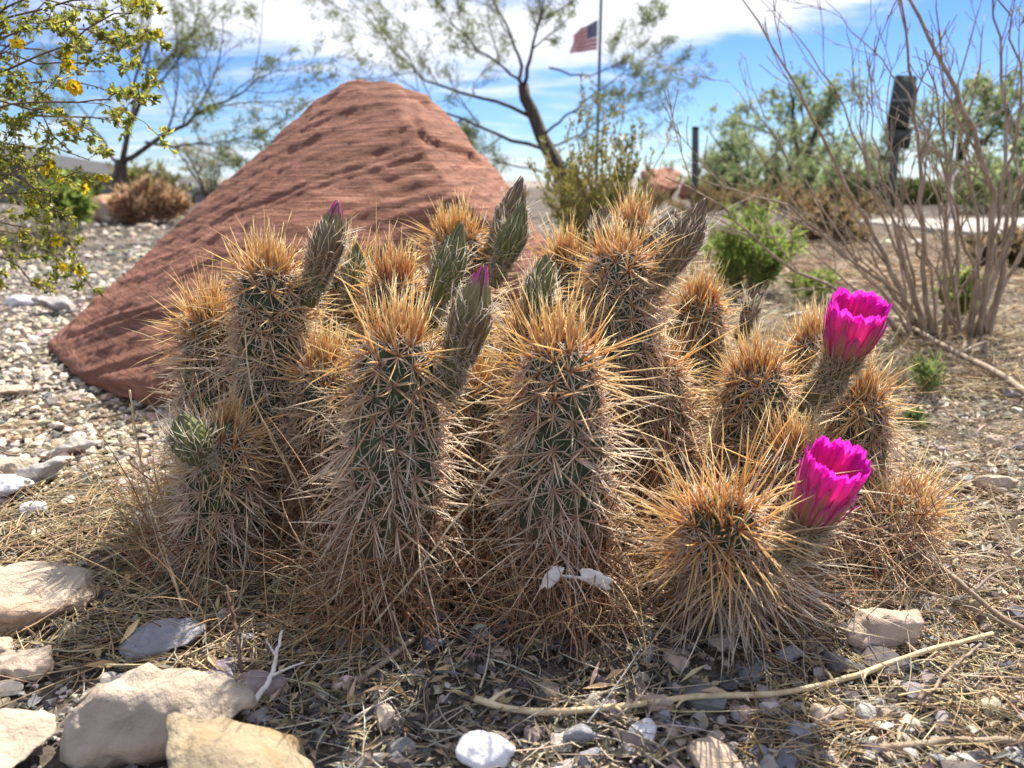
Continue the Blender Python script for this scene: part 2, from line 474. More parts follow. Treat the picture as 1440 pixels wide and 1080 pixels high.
def stone(name, px, py, w_px, d_ratio, h_ratio, mat, seed, yaw=0, sink=.2, pts=13, smooth=2, rough=.05, res=.09, tilt=0., cut=None):
    """a broken stone: hull of random points, edges worn, surface pitted. px,py: centre of its footprint; w_px its width there"""
    rs = np.random.default_rng(seed)
    c = gnd(px, py); depth = c[1] * math.cos(PITCH) + (H - c[2]) * math.sin(PITCH)
    wdt = w_px / FPX * depth / 2
    P = nrm(rs.normal(size=(pts, 3))) * rs.uniform(.88, 1.05, (pts, 1))
    P = np.sign(P) * np.abs(P) ** .8
    P *= np.array([1, d_ratio, h_ratio])
    bm = bmesh.new()
    for q in P: bm.verts.new(q)
    r = bmesh.ops.convex_hull(bm, input=bm.verts)
    bmesh.ops.delete(bm, geom=[v for v in bm.verts if not v.link_faces], context='VERTS')
    refine(bm, res * 2.2, 5)
    for _ in range(smooth):
        bmesh.ops.smooth_vert(bm, verts=bm.verts, factor=.5, use_axis_x=True, use_axis_y=True, use_axis_z=True)
    refine(bm, res, 3)
    bm.normal_update()
    off = Vector((seed * 3.1, seed * 1.7, 0))
    for v in bm.verts:
        q = v.co
        d = noise.fractal(q * 1.6 + off, .9, 2.1, 5) * rough * 1.5 + abs(noise.noise(q * 4.5 + off)) * rough * .8 - (1 - abs(noise.noise(q * 2.2 - off))) ** 6 * rough * 1.2
        v.co = q + v.normal * d
    ca, sa = math.cos(yaw), math.sin(yaw)
    V = np.array([v.co[:] for v in bm.verts])
    F = np.array([[v.index for v in f.verts] for f in bm.faces]); bm.free()
    if tilt:
        ct, st = math.cos(tilt), math.sin(tilt)
        V = np.stack([V[:, 0] * ct - V[:, 2] * st, V[:, 1], V[:, 0] * st + V[:, 2] * ct], -1)
    V = np.stack([V[:, 0] * ca - V[:, 1] * sa, V[:, 0] * sa + V[:, 1] * ca, V[:, 2]], -1)
    V[:, :2] -= (V[:, :2].max(0) + V[:, :2].min(0)) / 2
    V /= (V[:, 0].max() - V[:, 0].min()) / 2
    V *= wdt
    V[:, 2] -= V[:, 2].min() + sink * (V[:, 2].max() - V[:, 2].min())
    V += c
    return build(name, V, [F], mat, smooth=True, org=c)

def refine(bm, L, it):
    for _ in range(it):
        ed = [e for e in bm.edges if e.calc_length() > L]
        if not ed: break
        bmesh.ops.subdivide_edges(bm, edges=ed, cuts=1, use_grid_fill=False)
        bmesh.ops.triangulate(bm, faces=[f for f in bm.faces if len(f.verts) > 3])
    bm.verts.index_update(); bm.verts.ensure_lookup_table()

S_cream = stone_mat('cream_limestone', (.50, .42, .34), (.40, .28, .20), 22, .9)
S_pink = stone_mat('pinkish_limestone', (.48, .38, .31), (.56, .48, .40), 26, .8)
S_ochre = stone_mat('ochre_stone', (.40, .33, .23), (.32, .22, .11), 28, .9)
S_slate = stone_mat('blue_grey_stone', (.30, .30, .33), (.20, .20, .23), 40)
S_white = stone_mat('white_quartz', (.66, .66, .70), (.56, .56, .62), 40, .3)
S_grey = stone_mat('grey_limestone', (.40, .38, .37), (.28, .26, .27), 35)
S_tan = stone_mat('tan_limestone', (.48, .38, .30), (.38, .28, .21), 35)
S_dark = stone_mat('dark_stone', (.20, .19, .20), (.30, .24, .22), 40)

LS = [
 # px, py, width, depth, height, mat, seed, yaw, sink, label
 (222, 1052, 262, .60, .50, S_cream, 3, .25, .12, 'large cream limestone block with a sunlit stripe across its top', {}),
 (22, 866, 205, .60, .36, S_cream, 21, -.1, .15, 'flat sunlit cream stone cut off by the left edge above the pinkish lump', {}),
 (340, 1140, 222, .66, .38, S_ochre, 33, .2, .15, 'ochre stained stone at the bottom edge beside the white forked twig', {}),
 (-25, 1100, 165, .8, .6, S_cream, 44, .5, .1, 'whitish stone in the bottom left corner', {}),
 (232, 915, 110, .8, .30, S_slate, 52, .2, .1, 'flat blue grey stone lying behind the large cream block', {}),
 (32, 955, 95, .7, .42, S_pink, 61, .1, .15, 'pinkish lump of stone between the flat sunlit stone and the corner stone', {}),
 (0, 925, 44, .8, .5, S_tan, 66, .1, .15, 'small tan stone at the left edge above the pinkish lump', {}),
 (683, 1066, 84, .75, .66, S_white, 71, .3, .1, 'smooth bluish white quartz pebble at the bottom edge', {'smooth': 5, 'rough': .02}),
 (812, 1038, 52, .75, .6, S_slate, 84, .3, .1, 'dark purple grey pebble lying just below the long pale twig', {'smooth': 5, 'rough': .02}),
 (902, 1034, 44, .8, .6, S_white, 87, 1.0, .1, 'pale grey egg shaped pebble just below the long pale twig', {'smooth': 5, 'rough': .02}),
 (1240, 912, 112, .55, .55, S_pink, 95, .15, .12, 'wedge shaped pinkish stone above the long pale twig', {}),
 (1110, 926, 42, .7, .65, S_slate, 101, .2, .1, 'pointed blue grey stone beside the spines of the front cactus stem', {'smooth': 1}),
 (1180, 945, 40, .7, .6, S_dark, 107, .2, .15, 'dark round pebble just left of the wedge shaped stone', {'smooth': 4, 'rough': .02}),
 (1152, 952, 22, .7, .6, S_grey, 109, .9, .15, 'small banded grey pebble between the twig and the pointed stone', {'smooth': 4, 'rough': .02}),
 (1140, 858, 40, .7, .8, S_grey, 113, .2, .15, 'upright grey stone chip in the shade under the lower flower', {'smooth': 1}),
 (1172, 1010, 44, .8, .6, S_pink, 117, .5, .15, 'round pale pink pebble below the long pale twig', {'smooth': 4, 'rough': .03}),
 (1135, 1026, 34, .7, .6, S_grey, 119, .2, .15, 'oval light grey pebble left of the pale pink pebble', {'smooth': 5, 'rough': .02}),
 (1240, 1030, 30, .8, .6, S_white, 123, .3, .15, 'white pebble in the sun right of the pale pink pebble', {'smooth': 4, 'rough': .03}),
 (1215, 1012, 40, .8, .55, S_grey, 129, .6, .15, 'grey pebble wedged between the white and the pale pink pebbles', {'smooth': 4, 'rough': .03}),
 (1005, 1078, 74, .8, .5, S_tan, 131, .1, .15, 'broad tan stone at the bottom edge among grey pebbles', {}),
 (1068, 1058, 30, .8, .6, S_slate, 133, .1, .15, 'bluish pebble touching the broad tan stone', {'smooth': 5, 'rough': .02}),
 (1026, 1050, 30, .8, .6, S_slate, 137, .9, .15, 'bluish oval pebble just behind the broad tan stone', {'smooth': 5, 'rough': .02}),
 (920, 992, 52, .55, .5, S_tan, 139, .1, .2, 'brown flat stone half covered by the long pale twig', {}),
 (555, 1065, 34, .8, .7, S_dark, 141, .1, .1, 'small dark stone with a pale spot at the bottom edge', {'smooth': 3}),
 (833, 1070, 40, .7, .5, S_slate, 149, .4, .15, 'slate coloured pebble under the purple grey pebble', {'smooth': 4, 'rough': .02}),
 (1398, 690, 56, .5, .42, S_tan, 151, -.1, .12, 'brown brick shaped stone at the right edge of the straw', {'smooth': 1}),
 (1402, 622, 40, .6, .5, S_tan, 153, .1, .15, 'tan stone behind the brown brick shaped one', {}),
 (1420, 560, 32, .6, .5, S_grey, 155, .1, .15, 'grey stone under the dead branch near the right edge', {}),
 (100, 640, 72, .5, .35, S_grey, 161, -.05, .1, 'flat grey slab of stone on the gravel in front of the boulder', {'smooth': 1}),
 (12, 668, 62, .8, .5, S_cream, 163, .1, .1, 'sunlit cream stone at the left edge, the farther of two', {}),
 (8, 700, 70, .8, .45, S_white, 167, .1, .1, 'whitish flat stone at the left edge, the nearer of two', {}),
 (60, 680, 60, .6, .45, S_grey, 169, .3, .1, 'angular grey stone between the slab and the whitish flat stone', {'smooth': 1}),
 (48, 724, 40, .7, .5, S_white, 171, .3, .1, 'white lump of stone on straw at the left', {}),
 (20, 560, 44, .7, .5, S_cream, 173, .2, .1, 'cream stone on the gravel at the left edge beside the boulder foot', {}),
 (78, 442, 60, .6, .4, S_grey, 177, .2, .1, 'grey stone on the gravel just above the left tip of the boulder', {}),
 (30, 430, 44, .6, .4, S_white, 179, .2, .1, 'pale stone on the gravel under the yellow flowered bush', {}),
 (150, 418, 40, .6, .4, S_cream, 181, .2, .1, 'cream stone on the gravel behind the sloping boulder edge', {}),
 (204, 326, 24, .7, .4, S_cream, 183, .2, .1, 'small pale stone at the foot of the dark tree trunk', {}),
 (1120, 450, 40, .6, .4, S_grey, 187, .2, .1, 'grey stone on the ground before the green weed clump', {}),
]
for i, (px, py, wp, dr, hr, mt, sd_, yw, sk, lab, kw) in enumerate(LS):
    nm = 'pebble' if wp < 60 and py > 880 else 'stone'
    o = stone(nm, px, py, wp, dr, hr, mt, sd_, yw, sk, **kw)
    tag(o, lab, nm, 'loose stones on the gravel' if nm == 'stone' else 'pebbles among the gravel')
# smaller pebbles that still can be counted in the near corner
pb_mats = [S_grey, S_slate, S_tan, S_slate, S_grey, S_dark]
for i in range(46):
    px, py = rng.uniform(880, 1330), rng.uniform(965, 1075)
    if abs(py - (1010 - (px - 850) * .17)) < 10: py += 22
    o = stone('pebble', px, py, rng.uniform(14, 27), .75, .6, pb_mats[i % 6], 300 + i, rng.uniform(0, 3), .12, smooth=4, rough=.02, res=.25)
    tag(o, 'small rounded pebble in the gravel patch below the long pale twig', 'pebble', 'small pebbles below the long pale twig')

# ------------------------------------------------------------------ sandstone boulder
def make_boulder():
    pts = [gnd(62, 494), at(60, 486, 1.56), gnd(120, 545), at(112, 528, 1.24), at(196, 574, 1.08), at(205, 545, 1.06), (-.42, 1.2, -.02), (-.15, 1.1, 0), (.08, 1.14, .0), (.12, 1.3, 0),
           at(441, 154, 1.80), at(452, 132, 1.76), at(490, 110, 1.70), at(556, 107, 1.64), at(600, 130, 1.62), at(648, 178, 1.58), at(703, 243, 1.52),
           at(742, 292, 1.46), at(772, 345, 1.40), at(780, 400, 1.36), at(566, 150, 1.48), at(598, 200, 1.36), at(645, 275, 1.24), at(705, 320, 1.22), at(250, 322, 1.70),
           (-.3, 2.2, 0), (.1, 1.9, 0), (-.6, 2.1, 0)]
    bm = bmesh.new()
    for q in pts: bm.verts.new(q)
    bmesh.ops.convex_hull(bm, input=bm.verts)
    bmesh.ops.delete(bm, geom=[v for v in bm.verts if not v.link_faces], context='VERTS')
    # an even mesh over the hull so that the layering can be carved everywhere alike
    tm = bpy.data.meshes.new('rock_hull'); bm.to_mesh(tm); bm.free()
    to = bpy.data.objects.new('rock_hull', tm); C.objects.link(to)
    rmod = to.modifiers.new('remesh', 'REMESH'); rmod.mode = 'VOXEL'; rmod.voxel_size = .0085
    ev = to.evaluated_get(bpy.context.evaluated_depsgraph_get()); em = ev.to_mesh()
    bm = bmesh.new(); bm.from_mesh(em); ev.to_mesh_clear()
    bpy.data.objects.remove(to); bpy.data.meshes.remove(tm)
    for _ in range(3):
        bmesh.ops.smooth_vert(bm, verts=bm.verts, factor=.5, use_axis_x=True, use_axis_y=True, use_axis_z=True)
    bmesh.ops.triangulate(bm, faces=list(bm.faces)); bm.verts.index_update()
    bm.normal_update()
    sn = Vector((-.36, -.08, 1)).normalized()
    new = []
    for v in bm.verts:
        q = v.co
        big = noise.fractal(q * 3.2 + Vector((5, 2, 1)), 1, 2.1, 4)
        wv = q.dot(sn) + .016 * noise.noise(q * 2.0) + .005 * noise.noise(q * 9)
        lay4 = noise.noise(Vector((wv * 165, q.x * 3, q.y * 3)))
        crk = 1 - abs(noise.noise(Vector((wv * 7, q.x * 1.5 + 4, q.y * 1.5))))
        lay = noise.noise(Vector((wv * 46, q.x * 1.1, q.y * 1.1)))
        lay2 = noise.noise(Vector((wv * 92, q.x * 2 + 7, q.y * 2)))
        lay3 = noise.noise(Vector((wv * 16, q.x * 1.1 + 3, q.y * 1.1)))
        rough = noise.fractal(q * 30, .8, 2.1, 4)
        gate = .5 + .9 * max(0, noise.noise(q * 2.3 + Vector((9, 0, 3))) + .25)
        d = big * .0035 + (lay * .0020 + lay2 * .0031 + lay4 * .0042 + lay3 * .002) * gate + rough * .0024 
        # broken ledges: shallow steps with a sharp lip, mostly on the upper right of the face
        led = noise.noise(Vector((wv * 12 + 3, q.x * 3.2, q.y * 3.2))) + .25 * noise.noise(q * 14)
        zone = min(1, max(0, (q.z - .20) / .12)) * min(1, max(.25, (q.x + .42) / .25))
        d -= min(1, max(0, (led - .10) / .06)) * .011 * zone
        d -= max(0, .035 - abs(noise.noise(q * 1.7 + Vector((2, 7, 1))))) * .35 * zone
        new.append(q + v.normal * d)
    for v, q in zip(bm.verts, new): v.co = q
    V = np.array([v.co[:] for v in bm.verts]); F = np.array([[v.index for v in f.verts] for f in bm.faces]); bm.free()
    m, nt, out = new_mat('red_sandstone')
    tc = N(nt, 'ShaderNodeTexCoord')
    mp = N(nt, 'ShaderNodeMapping'); mp.inputs['Rotation'].default_value = (R(-5), R(-20), 0); mp.inputs['Scale'].default_value = (2.6, 2.6, 62)
    nt.links.new(tc.outputs['Object'], mp.inputs['Vector'])
    n1 = N(nt, 'ShaderNodeTexNoise'); n1.inputs['Scale'].default_value = 2.0; n1.inputs['Detail'].default_value = 9; n1.inputs['Roughness'].default_value = .68
    n1.inputs['Distortion'].default_value = .5
    nt.links.new(mp.outputs[0], n1.inputs['Vector'])
    n2 = N(nt, 'ShaderNodeTexNoise'); n2.inputs['Scale'].default_value = 90; n2.inputs['Detail'].default_value = 7
    nt.links.new(tc.outputs['Object'], n2.inputs['Vector'])
    n3 = N(nt, 'ShaderNodeTexNoise'); n3.inputs['Scale'].default_value = 3.5; n3.inputs['Detail'].default_value = 5
    nt.links.new(tc.outputs['Object'], n3.inputs['Vector'])
    rp = N(nt, 'ShaderNodeValToRGB'); e = rp.color_ramp.elements
    e[0].position = .3; e[0].color = (.125, .056, .039, 1); e[1].position = .7; e[1].color = (.41, .21, .145, 1)
    k = e.new(.5); k.color = (.27, .125, .085, 1)
    nt.links.new(n1.outputs['Fac'], rp.inputs[0])
    r3 = N(nt, 'ShaderNodeValToRGB'); e = r3.color_ramp.elements
    e[0].position = .35; e[0].color = (.82, .82, .85, 1); e[1].position = .68; e[1].color = (1.15, 1.1, 1.08, 1)
    nt.links.new(n3.outputs['Fac'], r3.inputs[0])
    mx = N(nt, 'ShaderNodeMix', data_type='RGBA', blend_type='MULTIPLY'); mx.inputs[0].default_value = 1
    nt.links.new(rp.outputs[0], mx.inputs[6]); nt.links.new(r3.outputs[0], mx.inputs[7])
    p = N(nt, 'ShaderNodeBsdfPrincipled'); p.inputs['Roughness'].default_value = .88; p.inputs['Specular IOR Level'].default_value = .18
    nt.links.new(mx.outputs[2], p.inputs['Base Color'])
    ad = N(nt, 'ShaderNodeMath', operation='MULTIPLY_ADD'); ad.inputs[1].default_value = .5
    nt.links.new(n2.outputs['Fac'], ad.inputs[0]); nt.links.new(n1.outputs['Fac'], ad.inputs[2])
    bp = N(nt, 'ShaderNodeBump'); bp.inputs['Strength'].default_value = .9; bp.inputs['Distance'].default_value = .010
    nt.links.new(ad.outputs[0], bp.inputs['Height']); nt.links.new(bp.outputs[0], p.inputs['Normal'])
    nt.links.new(p.outputs[0], out.inputs[0])
    o = build('sandstone_boulder', V, [F], m, org=np.array([-.3, 1.5, 0]))
    tag(o, 'big red sandstone boulder with fine slanting layers behind the cactus', 'boulder')
make_boulder()

# ------------------------------------------------------------------ cactus
cactus = empty('hedgehog_cactus', (.02, .66, 0))
tag(cactus, 'clump of spiny hedgehog cactus stems with buds and two magenta flowers', 'cactus')

RADIAL0, RADIAL1 = np.array([.74, .56, .45]), np.array([.92, .86, .75])
GOLD0, GOLDM, GOLD1 = np.array([.62, .30, .13]), np.array([.90, .68, .33]), np.array([.94, .84, .54])
MID0, MIDM, MID1 = np.array([.70, .48, .36]), np.array([.88, .79, .67]), np.array([.92, .85, .73])
OLD0, OLDM, OLD1 = np.array([.42, .22, .14]), np.array([.68, .47, .32]), np.array([.82, .64, .46])

def make_stem(base, crown, r, nrib=12, seed=0, tuft=1., lean=None, red=0., longs=1., old=.35, nspi=1.):
    base = np.asarray(base, float); crown = np.asarray(crown, float)
    L = np.linalg.norm(crown - base)
    ctrl = base + (crown - base) * .5 + (np.asarray(lean) if lean is not None else np.array([0, 0, .1 * L]) * 0)
    def path(s):
        s = np.asarray(s)[..., None]
        return (1 - s) ** 2 * base + 2 * s * (1 - s) * ctrl + s * s * crown
    def tang(s):
        s = np.asarray(s)[..., None]
        return nrm(2 * (1 - s) * (ctrl - base) + 2 * s * (crown - ctrl))
    def frame(s):
        t = tang(s); x = np.array([1., 0, 0]) - t * t[..., 0:1]
        bad = np.abs(t[..., 0:1]) > .9
        x = np.where(bad, np.array([0, 1., 0]) - t * t[..., 1:2], x)
        a = nrm(x); return a, np.cross(t, a), t
    # body: sides then dome;   parameter m in [0,1] side, [1,2] dome
    def rad(s): return r * (.86 + .20 * np.sin(np.clip(s, 0, 1) * 2.6)) * (1 - .20 * np.clip(s, 0, 1) ** 4)
    rtop = float(rad(1.)); dome_h = rtop * 1.05
    def surf(m, th):
        s = np.clip(m, 0, 1); a, b, t = frame(s)
        ph = np.clip(m - 1, 0, 1) * (np.pi / 2)
        rr = rad(s) * np.cos(ph)
        up = dome_h * np.sin(ph) - dome_h
        rdir = np.cos(th)[..., None] * a + np.sin(th)[..., None] * b
        rib = 1 + .075 * np.cos(nrib * th)
        P = path(s) + t * up[..., None] + rdir * (rr * rib)[..., None]
        Nn = nrm(rdir * np.cos(ph)[..., None] * 1 + t * np.sin(ph)[..., None])
        return P, Nn, t
    nm, nth = 34, nrib * 5
    mm = np.concatenate([np.linspace(0, 1, 24), np.linspace(1, 1.985, 11)[1:]])
    th = np.linspace(0, 2 * np.pi, nth, endpoint=False)
    MM, TT = np.meshgrid(mm, th, indexing='ij')
    P, _, _ = surf(MM, TT)
    V = P.reshape(-1, 3)
    i = np.arange(nm - 1)[:, None] * nth; j = np.arange(nth)[None]
    Q = np.stack([i + j, i + (j + 1) % nth, i + nth + (j + 1) % nth, i + nth + j], -1).reshape(-1, 4)
    capf = ((nm - 1) * nth + np.arange(nth))[None]
    g = np.array([.048, .066, .028]); go = np.array([.10, .07, .04])
    k = np.clip((MM.reshape(-1) - old) / .3, 0, 1)[:, None]
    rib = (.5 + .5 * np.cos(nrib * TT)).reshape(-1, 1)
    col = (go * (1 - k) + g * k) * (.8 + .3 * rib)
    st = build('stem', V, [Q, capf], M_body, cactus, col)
    rs = rng
    # areoles
    M_, T_ = [], []
    step = .0150
    for q in range(nrib):
        ms = np.arange(.03 + (q % 2) * .5 * step / L, 1.0, step / L)
        md = np.array([1.12, 1.5]) if q % 2 else np.array([1.3])
        ms = np.concatenate([ms, md]); ms = ms + rs.normal(0, .2 * step / L, len(ms))
        M_.append(ms); T_.append(np.full(len(ms), 2 * np.pi * q / nrib) + rs.normal(0, .07, len(ms)))
    M_ = np.concatenate(M_); T_ = np.concatenate(T_)
    A, An, At = surf(M_, T_); nA = len(M_)
    hgt_ = np.clip(M_, 0, 1.8)
    mbs = MB()
    side = nrm(np.cross(At, An)); upv = np.cross(An, side)
    def spk(idx, dirs, Ls, r0, c0, cmid, c1, sag):
        bend = rs.normal(0, .09, (len(idx), 3)) + np.array([0, 0, -1.]) * sag[:, None]
        V, F, cc = spikes(A[idx] - An[idx] * .001, dirs, Ls, r0, bend, c0, c1, cmid, rings=3)
        mbs.add(V, F, cc)
    # radial spines
    k = int(13 * nspi); idx = np.repeat(np.arange(nA), k)
    ang = (np.tile(np.arange(k) / k, nA) + np.repeat(rs.uniform(0, 1, nA), k)) * 2 * np.pi + rs.normal(0, .12, len(idx))
    out = rs.uniform(.15, .85, len(idx))
    d = np.cos(ang)[:, None] * side[idx] + np.sin(ang)[:, None] * upv[idx] + out[:, None] * An[idx]
    Lr = rs.uniform(.0125, .0215, len(idx)) * (1 - .15 * np.sin(ang))
    y = np.clip((hgt_[idx] - old) / .35, 0, 1)[:, None]
    shade = (1 + rs.normal(0, .10, (len(idx), 1)))
    c0 = (OLD0 * 1.3 * (1 - y) + RADIAL0 * y) * shade * np.array([1.05, 1, .93]); c1 = (OLD1 * 1.15 * (1 - y) + RADIAL1 * y) * shade
    spk(idx, d, Lr, .00068, c0, (c0 * .4 + c1 * .6), c1, np.zeros(len(idx)))
    # central spines
    k = 5; idx = np.repeat(np.arange(nA), k)
    n = len(idx); tt = hgt_[idx]
    tang_ = rs.normal(0, .66, (n, 2))
    dn = np.where(tt < .8, -.85 + .78 * tt, -.15 + .45 * np.clip(tt - .8, 0, 1))
    d = An[idx] + tang_[:, :1] * side[idx] + (tang_[:, 1:] * .8 + dn[:, None]) * upv[idx]
    Lc = rs.gamma(8, .0040, n) * longs * (1.15 - .1 * np.clip(tt, 0, 1)) * np.where(rs.random(n) < .25, 1.3, .9)
    young = np.clip((tt - .80) / .25, 0, 1)[:, None]; oldk = np.clip((old + .12 - tt) / .3, 0, 1)[:, None]
    rnd = rs.random((n, 1)); golden = np.clip(young + (rnd > .84) * .45 * (1 - oldk), 0, 1)
    shade = (1 + rs.normal(0, .13, (n, 1)))
    def mixc(o_, m_, g_): return (o_ * oldk + (1 - oldk) * (m_ * (1 - golden) + g_ * golden)) * shade
    spk(idx, d, Lc, rs.uniform(.00066, .00100, n), mixc(OLD0, MID0, GOLD0), mixc(OLDM, MIDM, GOLDM), mixc(OLD1, MID1, GOLD1), np.where(tt < .5, .16, .04))
    # crown tuft
    n = int(105 * tuft); tm = rs.uniform(1.42, 1.97, n); tth = rs.uniform(0, 6.283, n)
    Pq, Nq, Tq = surf(tm, tth)
    spread = (2 - tm)
    d = Tq * 1. + Nq * (.1 + 1.0 * spread[:, None]) + rs.normal(0, .20, (n, 3))
    Lt = rs.gamma(10, .0029, n) * (.75 + .45 * longs * rs.random(n))
    rd = np.clip(rs.normal(.25 + red, .25, (n, 1)), 0, 1)
    c0 = GOLD0 * (1 - rd) + np.array([.50, .17, .10]) * rd
    cmid = GOLDM * (1 - rd) + np.array([.70, .40, .22]) * rd
    c1 = GOLD1 * (1 + rs.normal(0, .1, (n, 1)))
    V, F, cc = spikes(Pq, d, Lt, rs.uniform(.00066, .00095, n), rs.normal(0, .10, (n, 3)), c0, c1, cmid, rings=3)
    mbs.add(V, F, cc)
    # short pale wool spines at the rim of the crown
    n = int(80 * tuft); tm = rs.uniform(1.45, 1.9, n); tth = rs.uniform(0, 6.283, n)
    Pq, Nq, Tq = surf(tm, tth)
    d = Nq + Tq * .6 + rs.normal(0, .5, (n, 3))
    V, F, cc = spikes(Pq, d, rs.uniform(.008, .018, n), .00045, rs.normal(0, .15, (n, 3)), jit((.66, .45, .24), n), jit((.80, .66, .42), n), jit((.74, .56, .32), n), rings=3)
    mbs.add(V, F, cc)
    mbs.obj('spines', M_spine, st, smooth=True)
    return st, surf

STEMS = {
 # crown px, py, Y ; base px, base py (ground) ; radius
 'a': (561, 488, .555, 547, 858, 0.0317, dict(red=.05, longs=1.15)),
 'b': (787, 500, .560, 792, 862, 0.0317, dict(red=.0, longs=1.15)),
 'c': (1010, 742, .470, 1024, 838, .0290, dict(red=.1, longs=1.5, tuft=.75, old=.0)),
 'd': (1062, 528, .660, 1056, 742, 0.0304, dict(red=.1)),
 'e': (1212, 560, .700, 1185, 720, 0.0276, dict(red=.2)),
 'f': (1285, 716, .640, 1205, 800, 0.0267, dict(red=.1, tuft=.9, old=.05)),
 'g': (1143, 482, .800, 1140, 690, 0.0267, dict(red=.1)),
 'h': (868, 366, .740, 882, 740, 0.0304, dict(red=.15, old=.5)),
 'i': (890, 322, .900, 900, 620, 0.0294, dict(red=.2, old=.5)),
 'j': (795, 368, .850, 800, 640, 0.0276, dict(red=.1, old=.5)),
 'k': (985, 428, .860, 965, 640, 0.0304, dict(red=.2, old=.4)),
 'l': (640, 338, .870, 660, 620, 0.0331, dict(red=-.15, tuft=1.4, old=.5)),
 'm': (556, 400, .720, 560, 700, 0.0294, dict(red=.45)),
 'n': (378, 388, .660, 405, 745, 0.0304, dict(red=0., old=.3)),
 'o': (298, 452, .700, 312, 700, 0.0276, dict(red=-.05, old=.3)),
 'p': (316, 612, .590, 302, 795, .0275, dict(red=-.1, tuft=.3, old=.0, longs=.8)),
 'q': (490, 392, .790, 480, 660, 0.0276, dict(red=.1, old=.5)),
 'r': (748, 470, .680, 740, 740, 0.0267, dict(red=.1, old=.6)),
 's': (930, 520, .730, 930, 770, 0.0258, dict(red=.5, old=.6)),
 't': (455, 520, .640, 460, 770, 0.0248, dict(red=.1, old=.6)),
 'u': (668, 545, .640, 670, 790, 0.0248, dict(red=.1, old=.6)),
 'v': (1120, 640, .600, 1100, 790, 0.0239, dict(red=.1, old=.5)),
}
SURF = {}
for i, (kk, (cx, cy, cY, bx, by, r, kw)) in enumerate(STEMS.items()):
    crown = at(cx, cy, cY); b = gnd(bx, by); b[2] -= .008
    r0 = r
    crown = crown + np.array([0, 0, r * .35])
    SURF[kk] = (make_stem(b, crown, r, nrib=13 + (i % 2), seed=i, **kw), b, crown, r)

def lathe(path, radii, k, rib=0, nr=8):
    V, F = tube(path, radii, k)
    return V, F

def bez(p0, p1, p2, n):
    t = np.linspace(0, 1, n)[:, None]
    return (1 - t) ** 2 * p0 + 2 * t * (1 - t) * p1 + t * t * p2

def tri_frame(P):
    T = nrm(np.gradient(P, axis=0)); a, b = perp(T[:1]); A = []
    a = a[0]
    for t in T:
        a = a - t * a.dot(t); a /= np.linalg.norm(a); A.append(a)
    A = np.array(A); return T, A, np.cross(T, A)

def wool(P, Rr, T, A, B, n, t0, t1, Lr, forward, r0, ca, cb):
    """white bristles on a floral tube"""
    m = len(P); tq = rng.uniform(t0, t1, n) * (m - 1); i0 = np.clip(tq.astype(int), 0, m - 2); f = (tq - i0)[:, None]
    def ip(X): return X[i0] * (1 - f) + X[i0 + 1] * f
    th = rng.uniform(0, 6.283, n)[:, None]
    rd = np.cos(th) * ip(A) + np.sin(th) * ip(B)
    pos = ip(P) + rd * ip(Rr[:, None]) * .98
    return pos, rd, ip(T)

